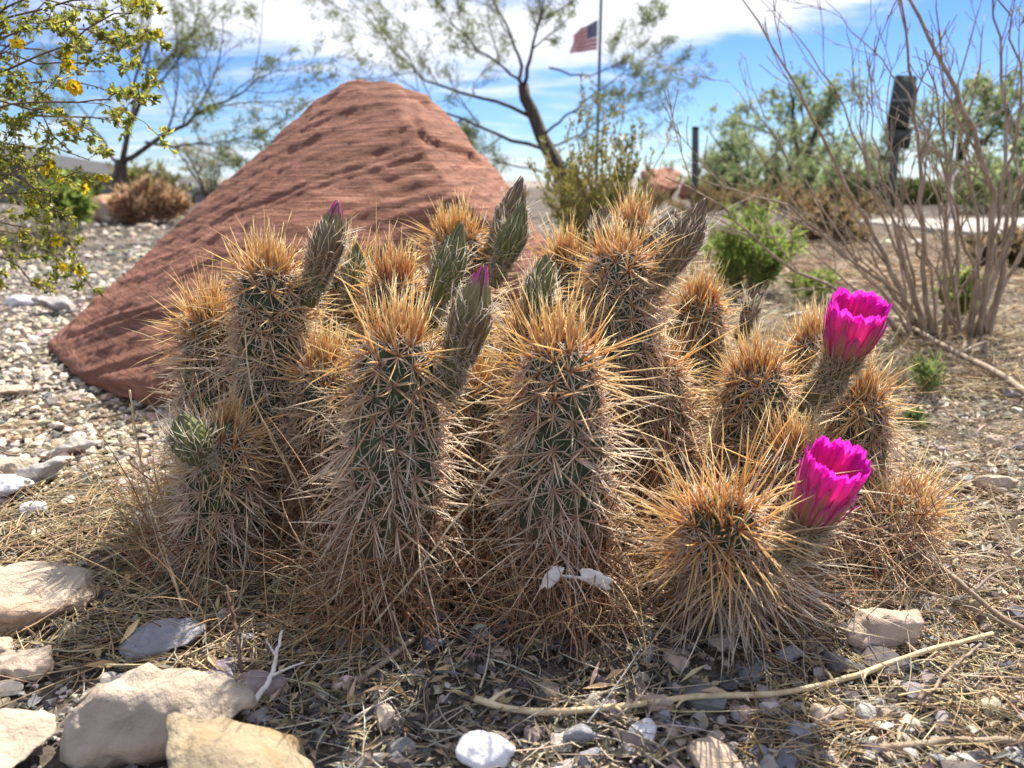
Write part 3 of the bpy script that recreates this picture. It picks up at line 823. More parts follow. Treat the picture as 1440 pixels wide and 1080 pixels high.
def make_bud(p0, p1, r, kind='green', open_tip=False, seed=0):
    """p0 where it leaves the stem, p1 the tip"""
    p0 = np.asarray(p0, float); p1 = np.asarray(p1, float); L = np.linalg.norm(p1 - p0)
    d = nrm(p1 - p0)
    ctrl = p0 + d * L * .5 + np.array([0.12 * abs(d[0]) * np.sign(d[0]), 0, -.10 * abs(d[0])]) * L
    n = 30; P = bez(p0, ctrl, p1, n); t = np.linspace(0, 1, n)
    prof = np.interp(t, [0, .10, .3, .45, .58, .68, .8, .9, .97, 1], [.62, .72, .80, .90, 1.0, .93, .62, .33, .12, .02]) * r
    T, A, B = tri_frame(P)
    k = 20
    V, F = tube(P, prof, k)
    tt = np.repeat(t, k)[:, None]
    c_t = np.array([.115, .115, .055]); c_h = np.array([.14, .125, .065]) if kind == 'green' else np.array([.17, .11, .08])
    col = c_t * (1 - np.clip((tt - .3) / .2, 0, 1)) + c_h * np.clip((tt - .3) / .2, 0, 1)
    bud = build('bud', V, F, M_bud, cactus, col)
    # scales of the head
    mbp = MB()
    nsc = 24
    for q in range(nsc):
        th0 = q * 2.39996; lay = q / nsc
        ta, tb = .30 + .30 * lay, .60 + .42 * lay
        tb = min(tb, 1.0)
        us = np.linspace(0, 1, 9); ws = np.linspace(-1, 1, 5)
        half = .40 * (1 - .25 * lay)
        Vs = []; Cs = []
        for u_ in us:
            tq = ta + (tb - ta) * u_; x = tq * (n - 1); i0 = min(int(x), n - 2); f = x - i0
            pc = P[i0] * (1 - f) + P[i0 + 1] * f; aa = A[i0]; bb = B[i0]; rr = prof[i0] * (1 - f) + prof[i0 + 1] * f
            wd = half * (math.sin(min(1, u_ * 1.6 + .35) * math.pi / 2)) * (1 - u_ ** 2.6) + .02
            for w_ in ws:
                ang = th0 + wd * w_ * min(2.2, r / max(rr, r * .3))
                lift = r * (.03 + .12 * (1 - w_ * w_) + .17 * u_ * u_ * (1 - lay * .85) + .06 * (1 - lay))
                Vs.append(pc + (math.cos(ang) * aa + math.sin(ang) * bb) * (rr + lift))
                base = np.array([.085, .105, .032]) if kind == 'green' else np.array([.11, .075, .035])
                edge = np.array([.36, .34, .15]) if kind == 'green' else np.array([.44, .32, .20])
                e_ = .9 * abs(w_) ** 2.2
                c = base * (1 - e_) * (.72 + .4 * u_) + edge * e_
                if open_tip: 
                    m_ = np.clip((tq - .86) / .08, 0, 1); c = c * (1 - m_) + np.array([.70, .04, .38]) * m_
                    g_ = np.clip((tq - .62) / .2, 0, 1) * (1 - m_) * .5; c = c * (1 - g_) + np.array([.26, .24, .09]) * g_
                Cs.append(c * rng.uniform(.88, 1.1))
        i = np.arange(8)[:, None] * 5; j = np.arange(4)[None]
        Q = np.stack([i + j, i + j + 1, i + j + 6, i + j + 5], -1).reshape(-1, 4)
        mbp.add(Vs, [Q], Cs)
    mbp.obj('scales', M_bud, bud)
    mbw = MB()
    # clusters of pale star spines on the tube
    nc = int(75 * L / .07); pos, rd, tg = wool(P, prof, T, A, B, nc, .04, .52, 0, 0, 0, 0, 0)
    kk = 9; idx = np.repeat(np.arange(nc), kk); ang = rng.uniform(0, 6.283, len(idx))[:, None]
    sd2 = np.cross(tg, rd)
    dd = rd[idx] * rng.uniform(.3, 1.0, (len(idx), 1)) + np.cos(ang) * tg[idx] + np.sin(ang) * sd2[idx] + tg[idx] * .25
    V, F, cc = spikes(pos[idx], dd, rng.uniform(.005, .0105, len(idx)), .00042, rng.normal(0, .1, (len(idx), 3)), jit((.60, .50, .38), len(idx)), jit((.82, .76, .64), len(idx)), rings=2)
    mbw.add(V, F, cc)
    # longer curling wool lying on the scales
    nl = 115; pos, rd, tg = wool(P, prof, T, A, B, nl, .36, .74, 0, 0, 0, 0, 0)
    dd = tg * 1.0 + rd * rng.uniform(.25, 1.3, (nl, 1)) + rng.normal(0, .36, (nl, 3))
    V, F, cc = spikes(pos + rd * .0012, dd, rng.uniform(.008, .024, nl), .00062, -rd * .25 + rng.normal(0, .25, (nl, 3)), jit((.72, .64, .52), nl), jit((.88, .83, .74), nl), jit((.82, .76, .66), nl), rings=3)
    mbw.add(V, F, cc)
    mbw.obj('spines', M_spine, bud)
    return bud

BUDS = [
 # base px,py,Y ; tip px,py,Y ; radius ; kind ; open
 (622, 560, .555, 680, 372, .560, .0175, 'brown', True),
 (430, 428, .665, 476, 282, .670, .0165, 'brown', True),
 (596, 462, .715, 650, 312, .715, .0175, 'green', False),
 (742, 468, .680, 768, 356, .685, .0150, 'green', False),
 (690, 400, .830, 737, 284, .820, .0175, 'green', False),
 (684, 372, .880, 735, 248, .880, .0180, 'brown', False),
 (905, 415, .740, 992, 278, .745, .0195, 'brown', False),
 (908, 372, .860, 950, 294, .870, .0165, 'brown', False),
 (838, 380, .860, 850, 290, .860, .0140, 'brown', False),
 (492, 440, .770, 502, 340, .770, .0130, 'green', False),
 (1040, 480, .850, 1066, 404, .850, .0110, 'brown', False),
 (290, 660, .560, 252, 582, .545, .0170, 'green', False),
]
for i, (a0, a1, a2, b0, b1, b2, r, kd, op) in enumerate(BUDS):
    make_bud(at(a0, a1, a2), at(b0, b1, b2), r * .73, kd, op, i)

def make_flower(p0, p1, p2, rad_, seed):
    """p0 at the stem, p1 where the petals leave the tube, p2 the middle of the rim"""
    rs = np.random.default_rng(seed)
    p0, p1, p2 = (np.asarray(q, float) for q in (p0, p1, p2))
    ax = nrm(p2 - p1); Hh = np.linalg.norm(p2 - p1)
    root = empty('flower', Vector(p0) - parent_org(cactus)); root.parent = cactus
    n = 16; P = bez(p0, p1 - ax * np.linalg.norm(p1 - p0) * .45, p1 + ax * .006, n)
    prof = np.interp(np.linspace(0, 1, n), [0, .3, .7, 1], [.40, .44, .52, .62]) * rad_
    T, A, B = tri_frame(P)
    V, F = tube(P, prof, 20)
    build('flower_tube', V, F, M_bud, root, jit((.12, .115, .06), len(V), .06, .03))
    a, b = perp(ax[None]); a, b = a[0], b[0]
    # petals: (count, radius scale, length scale, half width, outer?)
    rings = [(11, 1.045, .92, .19, True), (12, 1.015, .90, .20, True), (14, 1.0, 1.0, .26, False), (14, .94, .99, .26, False), (12, .87, .95, .28, False)]
    ph = 0
    for ri, (cnt, rsx, ls, hw, outer) in enumerate(rings):
        for q in range(cnt):
            th0 = 2 * np.pi * (q + .5 * (ri % 2)) / cnt + rs.normal(0, .10)
            ln = Hh * ls * rs.uniform(.95, 1.03) * (rs.uniform(.60, .98) if outer else 1)
            us = np.linspace(0, 1, 13); ws = np.linspace(-1, 1, 9)
            teeth = rs.uniform(-.018, .014, 9); teeth[4] = .012; rvar = rs.uniform(-.035, .035)
            Vs, Cs = [], []
            curl = rs.uniform(-.06, .10)
            for u_ in us:
                rr = rad_ * (rsx + rvar * u_) * np.interp(u_, [0, .12, .3, .5, .75, .92, 1], [.50, .60, .73, .85, .95, 1.0 + curl * .4, 1.02 + curl])
                wd = hw * np.interp(u_, [0, .3, .65, .88, .96, 1], [.5, .80, 1.0, 1.0, .88, .58] if not outer else [.75, .95, .9, .62, .36, .05])
                for wi, w_ in enumerate(ws):
                    ang = th0 + wd * w_
                    rj = rr + rad_ * (.035 * (1 - w_ * w_) - .02 * w_ - .004 * ri) + rad_ * .016 * math.sin(w_ * 7 + q) - rad_ * .02 * math.exp(-(w_ / .12) ** 2)
                    hh = ln * u_ - (ln * .03 * w_ * w_ * u_ ** 6)
                    if u_ > .9: hh += teeth[wi] * ln * (u_ - .9) * 12
                    Vs.append(p1 + ax * hh + (math.cos(ang) * a + math.sin(ang) * b) * rj)
                    mg = np.array([.92, .11, .34]) + np.array([-.12, -.08, .26]) * u_ ** 1.5
                    pale = np.array([.88, .56, .52])
                    k_ = np.clip(.85 - u_ * .9, 0, .7) * (.35 + .65 * abs(w_))
                    c = mg * (1 - k_) + pale * k_
                    c = c * (1 - .22 * math.exp(-(w_ / .14) ** 2)) * (1 - .12 * abs(w_) ** 2)
                    if outer:
                        mid = np.clip(1.35 - abs(w_) * 1.45, 0, 1) * np.clip(1.75 - u_ * 1.35, 0, 1)
                        c = c * (1 - mid) + np.array([.56, .38, .22]) * mid
                        if u_ < .35: c = c * (u_ / .35) + np.array([.24, .15, .09]) * (1 - u_ / .35)
                    Cs.append(np.clip(c, .005, 1) * rs.uniform(.95, 1.05))
            i = np.arange(12)[:, None] * 9; j = np.arange(8)[None]
            Q = np.stack([i + j, i + j + 1, i + j + 10, i + j + 9], -1).reshape(-1, 4)
            pt = build('sepal' if outer else 'petal', np.array(Vs), [Q], M_petal, root, np.array(Cs))
    # stamens and stigma deep in the cup
    ns = 70; th = rs.uniform(0, 6.283, ns); rr = rad_ * rs.uniform(.12, .55, ns)
    Pq = p1 + ax * Hh * .06 + (np.cos(th)[:, None] * a + np.sin(th)[:, None] * b) * rr[:, None] * .5
    V, F, cc = spikes(Pq, ax + (np.cos(th)[:, None] * a + np.sin(th)[:, None] * b) * .25, Hh * rs.uniform(.35, .5, ns), .0006, None, jit((.6, .1, .25), ns), jit((.8, .6, .12), ns))
    build('stamens', V, F, M_petal, root, cc)
    mbw = MB()
    nc = 140; pos, rd, tg = wool(P, prof, T, A, B, nc, .03, .95, 0, 0, 0, 0, 0)
    kk = 9; idx = np.repeat(np.arange(nc), kk); ang = rng.uniform(0, 6.283, len(idx))[:, None]
    sd2 = np.cross(tg, rd)
    dd = rd[idx] * rng.uniform(.4, 1.1, (len(idx), 1)) + np.cos(ang) * tg[idx] + np.sin(ang) * sd2[idx] + tg[idx] * .3
    V, F, cc = spikes(pos[idx], dd, rng.uniform(.006, .014, len(idx)), .00055, rng.normal(0, .1, (len(idx), 3)), jit((.58, .48, .34), len(idx)), jit((.82, .75, .60), len(idx)), rings=2)
    mbw.add(V, F, cc)
    nl = 130; pos, rd, tg = wool(P, prof, T, A, B, nl, .75, 1., 0, 0, 0, 0, 0)
    dd = tg + rd * rng.uniform(.3, .8, (nl, 1)) + rng.normal(0, .2, (nl, 3))
    V, F, cc = spikes(pos, dd, rng.uniform(.012, .028, nl), .0006, rng.normal(0, .2, (nl, 3)), jit((.6, .48, .36), nl), jit((.8, .7, .56), nl), jit((.72, .6, .46), nl), rings=3)
    mbw.add(V, F, cc)
    mbw.obj('spines', M_spine, root)
    return root

f1 = make_flower(at(1062, 800, .482), at(1136, 738, .490), at(1182, 640, .470), .0196, 1)
f2 = make_flower(at(1110, 590, .655), at(1184, 505, .640), at(1210, 425, .622), .0226, 2)
f1['label'] = 'lower magenta flower facing the viewer, its cup open'
f2['label'] = 'upper magenta flower standing above the other'

# ------------------------------------------------------------------ dry grass, spines and litter on the ground
def straws(mb, P, D, L, r0, sagz, cols, rings=5, bendamp=.25):
    V, F, cc = spikes(P, D, L, r0, rng.normal(0, bendamp, (len(P), 3)) + np.array([0, 0, -1.]) * np.broadcast_to(sagz, (len(P),))[:, None], cols * .85, np.clip(cols * 1.15, 0, .9), rings=rings)
    V[:, 2] = np.maximum(V[:, 2], hgt(V[:, 0], V[:, 1]) + .0005 + .002 * rng.random(len(V)) * 0)
    mb.add(V, F, cc)
STR = [(.52, .38, .20), (.62, .48, .27), (.42, .29, .17), (.66, .56, .38), (.36, .25, .15), (.56, .48, .36)]
BRN = [(.32, .15, .08), (.44, .24, .13), (.54, .34, .19), (.62, .46, .28), (.38, .17, .09)]
mb = MB()
def flat_straw(n, xy, L0, L1, cols, lift=.012, r=(.0004, .0008), z0=.006, bend=.3):
    P = np.concatenate([xy, (hgt(xy[:, 0], xy[:, 1]) + rng.uniform(.001, z0, n))[:, None]], 1)
    a = rng.uniform(0, 6.283, n); D = np.stack([np.cos(a), np.sin(a), rng.uniform(-.02, .35, n)], -1)
    L = rng.uniform(L0, L1, n)
    straws(mb, P, D, L, rng.uniform(*r, n), rng.uniform(.1, .35, n), cols, bendamp=bend)
def pxfield(n, x0, x1, y0, y1):
    px = rng.uniform(x0, x1, n); py = rng.uniform(y0, y1, n)
    b = (540 - py) / FPX; fy = math.cos(PITCH) + b * math.sin(PITCH); fz = -math.sin(PITCH) + b * math.cos(PITCH)
    k = -H / fz
    return np.stack([(px - 720) / FPX * k, fy * k], -1)
n = 3000; flat_straw(n, pxfield(n, -280, 520, 690, 960), .02, .07, pick(STR, n), r=(.0005, .001))
n = 620; flat_straw(n, pxfield(n, 300, 950, 800, 1090), .02, .065, pick([(.58, .47, .30), (.68, .60, .46), (.50, .42, .30), (.62, .58, .50), (.40, .33, .24)], n), r=(.0005, .001))
n = 2200; flat_straw(n, pxfield(n, 1050, 1760, 820, 1090), .015, .05, pick(STR, n))
n = 7600; flat_straw(n, pxfield(n, 1120, 1800, 520, 860), .015, .06, pick(STR + [(.55, .47, .38)], n))
n = 5200; flat_straw(n, pxfield(n, 950, 1600, 400, 560), .03, .12, pick(STR, n), r=(.0007, .0014), z0=.012)
n = 700; flat_straw(n, pxfield(n, -60, 250, 560, 760), .02, .06, pick(STR, n))
n = 4200; flat_straw(n, pxfield(n, 820, 1600, 315, 410), .05, .22, pick(STR + BRN[:3], n), r=(.0015, .003), z0=.03)
# skirt of dead spines and grass tangled round the stem feet
for kk, (st, b, crown, r) in SURF.items():
    n = 520 if kk in 'abc' else 260
    th = rng.uniform(0, 6.283, n); rr = r * rng.uniform(.9, 2.0, n)
    z = np.abs(rng.normal(0, .034, n)) + .003
    P = np.stack([b[0] + np.cos(th) * rr, b[1] + np.sin(th) * rr, z], -1)
    D = np.stack([np.cos(th) * .4, np.sin(th) * .4, rng.normal(.1, .8, n)], -1) + rng.normal(0, .5, (n, 3))
    straws(mb, P, D, rng.uniform(.025, .085, n), rng.uniform(.00045, .0008, n), rng.uniform(.05, .4, n), pick(BRN, n), bendamp=.3)
# standing thin grass among and before the stems
n = 520; xy = pxfield(n, 200, 1350, 740, 905)
P = np.concatenate([xy, hgt(xy[:, 0], xy[:, 1])[:, None]], 1)
D = np.stack([rng.normal(0, .5, n), rng.normal(-.1, .4, n), rng.uniform(.5, 1.2, n)], -1)
straws(mb, P, D, rng.uniform(.03, .12, n), rng.uniform(.0005, .0008, n), rng.uniform(0, .35, n), pick(STR + BRN[2:4], n), bendamp=.3)
# grass seed stalks at the left flank
n = 260; xy = pxfield(n, 190, 300, 700, 800); P = np.concatenate([xy, hgt(xy[:, 0], xy[:, 1])[:, None]], 1)
D = np.stack([rng.normal(-.1, .35, n), rng.normal(0, .3, n), rng.uniform(.6, 1.2, n)], -1)
straws(mb, P, D, rng.uniform(.03, .11, n), rng.uniform(.0004, .0008, n), rng.uniform(0, .3, n), pick([(.62, .46, .22), (.55, .38, .18), (.5, .4, .25)], n), bendamp=.25)
dg = mb.obj('dry_grass', M_straw)
tag(dg, 'tangled dry straw and fallen spines around the cactus feet', 'dry grass', kind='stuff')

mb = MB()
n = 4600; xy = np.concatenate([pxfield(1600, 60, 1150, 760, 960), pxfield(1700, 200, 1000, 900, 1090), pxfield(1300, 1050, 1560, 700, 1090)])
P = np.concatenate([xy, (hgt(xy[:, 0], xy[:, 1]) + rng.uniform(.001, .008, n))[:, None]], 1)
a = rng.uniform(0, 6.283, n); D = np.stack([np.cos(a), np.sin(a), rng.normal(0, .25, n)], -1)
V, F, cc = leaves(P, D, rng.uniform(.005, .015, n), rng.uniform(.0018, .0038, n), pick([(.26, .20, .12), (.15, .125, .09), (.075, .066, .058), (.36, .29, .19), (.14, .14, .14), (.06, .055, .052)], n), up=np.array([[0, 0, 1.]]) + rng.normal(0, .45, (n, 3)))  # dry leaflet browns and greys, darkened to deepen the shadow before the cactus
mb.add(V, F, cc)
n = 3800; xy = np.concatenate([pxfield(2600, 1130, 1580, 520, 860), pxfield(1200, 1000, 1580, 420, 560)])
P = np.concatenate([xy, (hgt(xy[:, 0], xy[:, 1]) + rng.uniform(.001, .010, n))[:, None]], 1)
a = rng.uniform(0, 6.283, n); D = np.stack([np.cos(a), np.sin(a), rng.normal(0, .3, n)], -1)
V, F, cc = leaves(P, D, rng.uniform(.008, .022, n), rng.uniform(.003, .007, n), pick([(.46, .37, .27), (.38, .30, .21), (.55, .47, .37), (.30, .25, .20), (.42, .40, .36)], n), up=np.array([[0, 0, 1.]]) + rng.normal(0, .5, (n, 3)))
mb.add(V, F, cc)
# curled bigger husks
n = 130; xy = np.concatenate([pxfield(90, 380, 1000, 820, 1000), pxfield(40, 100, 420, 800, 960)])
P = np.concatenate([xy, (hgt(xy[:, 0], xy[:, 1]) + rng.uniform(.002, .010, n))[:, None]], 1)
a = rng.uniform(0, 6.283, n); D = np.stack([np.cos(a), np.sin(a), rng.normal(.1, .3, n)], -1)
V, F, cc = leaves(P, D, rng.uniform(.012, .026, n), rng.uniform(.003, .006, n), pick([(.48, .36, .20), (.40, .30, .17), (.56, .45, .28)], n), up=np.array([[0, 0, 1.]]) + rng.normal(0, .3, (n, 3)), fold=.35)
mb.add(V, F, cc)
# husks caught in the spines of the two front stems
lt = mb.obj('leaf_litter', M_litter, smooth=False)
tag(lt, 'dry fallen leaflets scattered over the shaded ground', 'leaf litter', kind='stuff')

# ------------------------------------------------------------------ twigs and branches on the ground
def interp_path(pts, n):
    pts = np.asarray(pts, float); d = np.concatenate([[0], np.cumsum(np.linalg.norm(np.diff(pts, axis=0), axis=1))])
    t = np.linspace(0, d[-1], n)
    # catmull-like smoothing by averaging linear interpolation
    q = np.stack([np.interp(t, d, pts[:, k]) for k in range(3)], -1)
    for _ in range(2):
        q[1:-1] = (q[:-2] + 2 * q[1:-1] + q[2:]) / 4
    return q

def twig(name, pts, r0, r1, mat, label, side=(), wob=.0012, k=7, cat='twig'):
    mb = MB(); n = 40
    P = interp_path(pts, n); L = np.linalg.norm(P[-1] - P[0])
    P = P + np.stack([np.convolve(rng.normal(0, 1, n + 4), np.ones(5) / 5, 'valid') for _ in range(3)], -1) * wob
    rr = np.linspace(r0, r1, n) * (1 + .10 * np.abs(np.convolve(rng.normal(0, 1.5, n + 2), np.ones(3) / 3, 'valid')))
    V, F = tube(P, rr, k); mb.add(V, F)
    for (t, dx, dy, dz, l) in side:
        i = int(t * (n - 1)); p = P[i]
        q = np.stack([p, p + np.array([dx, dy, dz]) * l * .5 + rng.normal(0, .06 * l, 3), p + np.array([dx, dy, dz]) * l])
        q = interp_path(q, 8)
        V, F = tube(q, np.linspace(rr[i] * .75, rr[i] * .25, 8), 6); mb.add(V, F)
    o = mb.obj(name, mat, org=P[0])
    return tag(o, label, cat, 'twigs and branches lying on the ground')

def on(px, py, dz): 
    p = gnd(px, py); p[2] += dz; return p
twig('twig', [on(668, 993, .008), on(720, 1010, .007), on(800, 1014, .007), on(880, 1004, .007), on(985, 985, .008), on(1100, 982, .006), on(1210, 965, .007), on(1300, 938, .008), on(1395, 903, .008)],
     .0021, .0017, M_paletwig, 'long pale thorny twig lying across the gravel in front',
     [(.05, .9, .2, .5, .016), (.24, .5, -.8, -.1, .012), (.28, -.1, .3, .9, .010), (.38, -.6, -.7, 0, .014), (.47, .1, -.6, -.2, .007), (.62, -.4, .5, .6, .010), (.71, -.6, -.6, -.1, .014), (.80, -.6, .4, .6, .010), (.9, -.3, .5, .4, .012)])
twig('twig', [on(1238, 758, .03), on(1290, 808, .028), on(1345, 852, .022), on(1400, 880, .012), on(1470, 915, .008)], .0016, .0022, M_twig,
     'greyish bare stick slanting from the lower flower to the right edge', [(.7, .8, .3, .3, .05), (.5, .5, -.4, .5, .02)])
twig('twig', [on(1090, 810, .012), on(1180, 822, .012), on(1260, 835, .012), on(1340, 858, .010), (gnd(1420, 890) + np.array([0, 0, .008]))], .0011, .0015, M_twig,
     'thin tan stick running under the greyish bare stick', [(.5, .5, .4, .2, .03)])
twig('fallen_branch', [on(1256, 463, .03), on(1300, 492, .03), on(1360, 528, .028), on(1410, 556, .025), on(1475, 600, .02)], .0040, .0058, M_twig,
     'long grey fallen branch beyond the upper flower', [(.55, .8, .4, .2, .09)], cat='branch')
twig('twig', [on(345, 1010, .004), on(375, 985, .012), on(392, 958, .018), on(400, 932, .026)], .0020, .0009, mat_noise('bleached_twig', [(.55, .5, .46), (.7, .66, .62), (.8, .77, .74)], scale=90, bump=.4, bdist=.001),
     'white bleached forked twig standing beside the ochre stone', [(.45, .85, .1, .35, .026), (.7, -.5, .2, .8, .014)])
twig('twig', [on(345, 1000, .03), on(338, 950, .045), on(330, 925, .055)], .0012, .0009, M_redtwig, 'short dark brown grass head leaning over the large cream block',
     [(.4, .3, 0, .9, .014), (.6, -.3, 0, .9, .012), (.75, .2, 0, .9, .01)])
twig('twig', [on(1290, 1000, .006), on(1330, 965, .008), on(1375, 930, .012)], .0012, .0009, M_twig, 'short branching stick on the sunlit straw beyond the long pale twig', [(.5, .7, .4, .3, .02)])
twig('twig', [on(1235, 1060, .004), on(1330, 1050, .004), on(1450, 1062, .004)], .0022, .0022, M_twig, 'thick tan stick lying at the bottom right corner', [(.4, -.2, .9, .1, .02)])
twig('twig', [on(480, 975, .006), on(530, 950, .007), on(580, 918, .010)], .0024, .0016, M_twig, 'short grey stub of twig in the shaded litter before the cactus', [])
twig('twig', [on(150, 745, .004), on(60, 790, .006), on(-40, 850, .004)], .0010, .0012, M_redtwig, 'dark thin twig on the sunlit straw above the flat stone', [(.4, -.5, .6, .2, .03)])
twig('grass_stalk', [on(262, 870, .0), at(205, 690, .62), at(190, 600, .62), at(180, 548, .62)], .0010, .0008, M_paletwig, 'tan dry grass stalk standing left of the cactus before the boulder',
     [(.85, .1, 0, 1, .012), (.9, -.2, 0, 1, .010), (.8, -.15, 0, 1, .016)], cat='grass stalk')
twig('grass_stalk', [on(500, 905, 0), at(590, 800, .50), at(650, 720, .50), at(710, 640, .505)], .0010, .0006, M_paletwig, 'long straw leaning across the front of the cactus between two stems', [], cat='grass stalk')
twig('grass_stalk', [on(455, 800, 0), at(420, 690, .60), at(352, 560, .60), at(345, 470, .61)], .0008, .0006, M_paletwig, 'straight tan straw rising before the left cactus stems', [], cat='grass stalk')

# torn paper scrap caught in the spines
def paper():
    mb = MB()
    def sheet(c, d1, d2, n1, n2, amp):
        V = []
        for i in range(n1):
            for j in range(n2):
                u_, v_ = i / (n1 - 1) - .5, j / (n2 - 1) - .5
                w_ = 1 - .5 * abs(u_) * 2 * rng.uniform(.3, 1)
                V.append(c + d1 * u_ * (1 + .1 * rng.normal()) + d2 * v_ * w_ + np.array([0, -1, .3]) * amp * (math.sin(u_ * 9 + v_ * 4) + rng.normal() * .5))
        i = np.arange(n1 - 1)[:, None] * n2; j = np.arange(n2 - 1)[None]
        Q = np.stack([i + j, i + n2 + j, i + n2 + j + 1, i + j + 1], -1).reshape(-1, 4)
        mb.add(np.array(V), [Q])
    s = .52 / FPX
    c1 = at(776, 812, .490); c2 = at(838, 814, .490); c3 = at(806, 812, .490)
    sheet(c1, np.array([26, 0, 38]) * s, np.array([20, -4, -6]) * s, 9, 5, .0009)
    sheet(c2, np.array([46, 0, -20]) * s, np.array([7, -4, 26]) * s, 9, 6, .0009)
    sheet(c3, np.array([34, 0, -4]) * s, np.array([0, -3, 7]) * s, 7, 3, .0004)
    m = mat_noise('paper', [(.66, .64, .62), (.74, .72, .70), (.80, .78, .76)], scale=90, bump=.3, bdist=.001)
    o = mb.obj('paper_scrap', m, org=c3)
    sm = o.modifiers.new('thickness', 'SOLIDIFY'); sm.thickness = .0003
    tag(o, 'torn scrap of white paper caught in the spines at the cactus foot', 'paper scrap')
paper()

# ------------------------------------------------------------------ woody plants
def branch_path(p, d, L, n=7, wob=.12, up=0.):
    d = nrm(d); P = [np.array(p, float)]
    cur = d.copy()
    for i in range(n - 1):
        cur = nrm(cur + rng.normal(0, wob, 3) + np.array([0, 0, up]))
        P.append(P[-1] + cur * L / (n - 1))
    return np.array(P)

def grow(P, r0, r1, depth, kids, ang, lf, out, wob=.14, up=.03, tmin=.25, rk=.6, rmin=.0005):
    """children on a limb; collects (path, radii, level)"""
    rr = np.linspace(r0, r1, len(P)); out.append((P, rr, depth))
    if depth <= 0: return
    L = np.linalg.norm(np.diff(P, axis=0), axis=1).sum()
    nk = kids[depth - 1]; nk = nk if isinstance(nk, int) else rng.integers(*nk)
    for q in range(nk):
        t = tmin + (1 - tmin) * (q + rng.random()) / nk
        x = t * (len(P) - 1); i = min(int(x), len(P) - 2); f = x - i
        p = P[i] * (1 - f) + P[i + 1] * f; d = nrm(P[i + 1] - P[i])
        a, b = perp(d[None]); th = rng.uniform(0, 6.283)
        an = ang * rng.uniform(.6, 1.3)
        nd = d * math.cos(an) + (a[0] * math.cos(th) + b[0] * math.sin(th)) * math.sin(an)
        l = L * lf * rng.uniform(.6, 1.25) * (1.1 - .5 * t)
        r = max(rmin, (rr[i]) * rk)
        grow(branch_path(p, nd, l, 6, wob, up), r, max(rmin, r * .35), depth - 1, kids, ang, lf, out, wob, up, .2, rk, rmin)

def limbs_mesh(mb, limbs, k0=7):
    for P, rr, dp in limbs:
        V, F = tube(P, rr, max(3, k0 - (3 - min(3, dp)))); mb.add(V, F)

def leaf_spray(limbs, levels, per, L, W, cols, mb, spread=.5, off=.0, droop=0., tmin=.15):
    Ps, Ds = [], []
    for P, rr, dp in limbs:
        if dp not in levels: continue
        n = rng.poisson(per)
        if not n: continue
        x = rng.uniform(tmin, 1, n) * (len(P) - 1); i = np.clip(x.astype(int), 0, len(P) - 2); f = (x - i)[:, None]
        p = P[i] * (1 - f) + P[i + 1] * f; d = nrm(P[i + 1] - P[i])
        Ps.append(p + rng.normal(0, off, p.shape) if off else p)
        Ds.append(nrm(d + rng.normal(0, spread, p.shape) + np.array([0, 0, -droop])))
    if not Ps: return
    P = np.concatenate(Ps); D = np.concatenate(Ds); n = len(P)
    V, F, cc = leaves(P, D, rng.uniform(*L, n), rng.uniform(*W, n), pick(cols, n, .2, .06)); mb.add(V, F, cc)

def tree(name, label, base, mains, r0, kids, ang, lf, leafper, L, W, cols, depth=3, wob=.13, up=.03, mat=None, group='desert trees in the background', cat='tree', off=0., rk=.55, rmin=.004, levels=(0,), tmin=.3, droop=0.):
    root = empty(name, base); tag(root, label, cat, group)
    limbs = []
    for m_ in mains:
        P = interp_path(m_[0], 12); rr0 = m_[1]; rr1 = m_[2]
        L_ = np.linalg.norm(P[-1] - P[0])
        P[1:] += rng.normal(0, .008 * L_, P[1:].shape)
        grow(P, rr0, rr1, depth if len(m_) < 4 else m_[3], kids, ang, lf, limbs, wob, up, tmin, rk, rmin)
    mb = MB(); limbs_mesh(mb, limbs); mb.obj('trunk', mat or M_bark, root)
    mb = MB(); leaf_spray(limbs, levels, leafper, L, W, cols, mb, .7, off, droop)
    if mb.n: mb.obj('crown', M_farleaf, root, smooth=False)
    return root

GRN = [(.15, .19, .06), (.20, .24, .08), (.26, .28, .11), (.11, .15, .05)]
rng = np.random.default_rng(5)
# left mesquite
Y = 8.0
q = lambda x, y, d=0: at(x, y, Y + d)
b = np.array([at(186, 318, Y)[0], Y, hgt(at(186, 318, Y)[0], Y) - .05])
tr = [b, q(178, 285), q(166, 255), q(172, 225)]
tree('mesquite_tree', 'thin leaning tree with a dark trunk left of the boulder', b,
     [(tr, .095, .06, 0), ([q(172, 228), q(180, 190), q(205, 130, .4), q(225, 90, .5), q(262, 60, .8), q(300, 10, 1.)], 0.0288, 0.0042),
      ([q(174, 226), q(215, 195, -.3), q(260, 170, -.5), q(300, 150, -.8), q(350, 120, -1), q(395, 95, -1)], 0.0264, 0.0034),
      ([q(180, 190), q(190, 120, .3), q(205, 60, .3), q(225, -20, .5)], 0.0192, 0.0034),
      ([q(205, 200, -.3), q(250, 205, -.6), q(310, 200, -1), q(360, 190, -1.2)], 0.0144, 0.0022),
      ([q(170, 235), q(140, 190, .5), q(100, 140, .8), q(60, 90, 1)], 0.0168, 0.0028)],
     .09, [(4, 8), (5, 8), (6, 10)], .70, .46, 9, (.02, .045), (.007, .013), GRN, depth=3, off=.02, rmin=.0017)
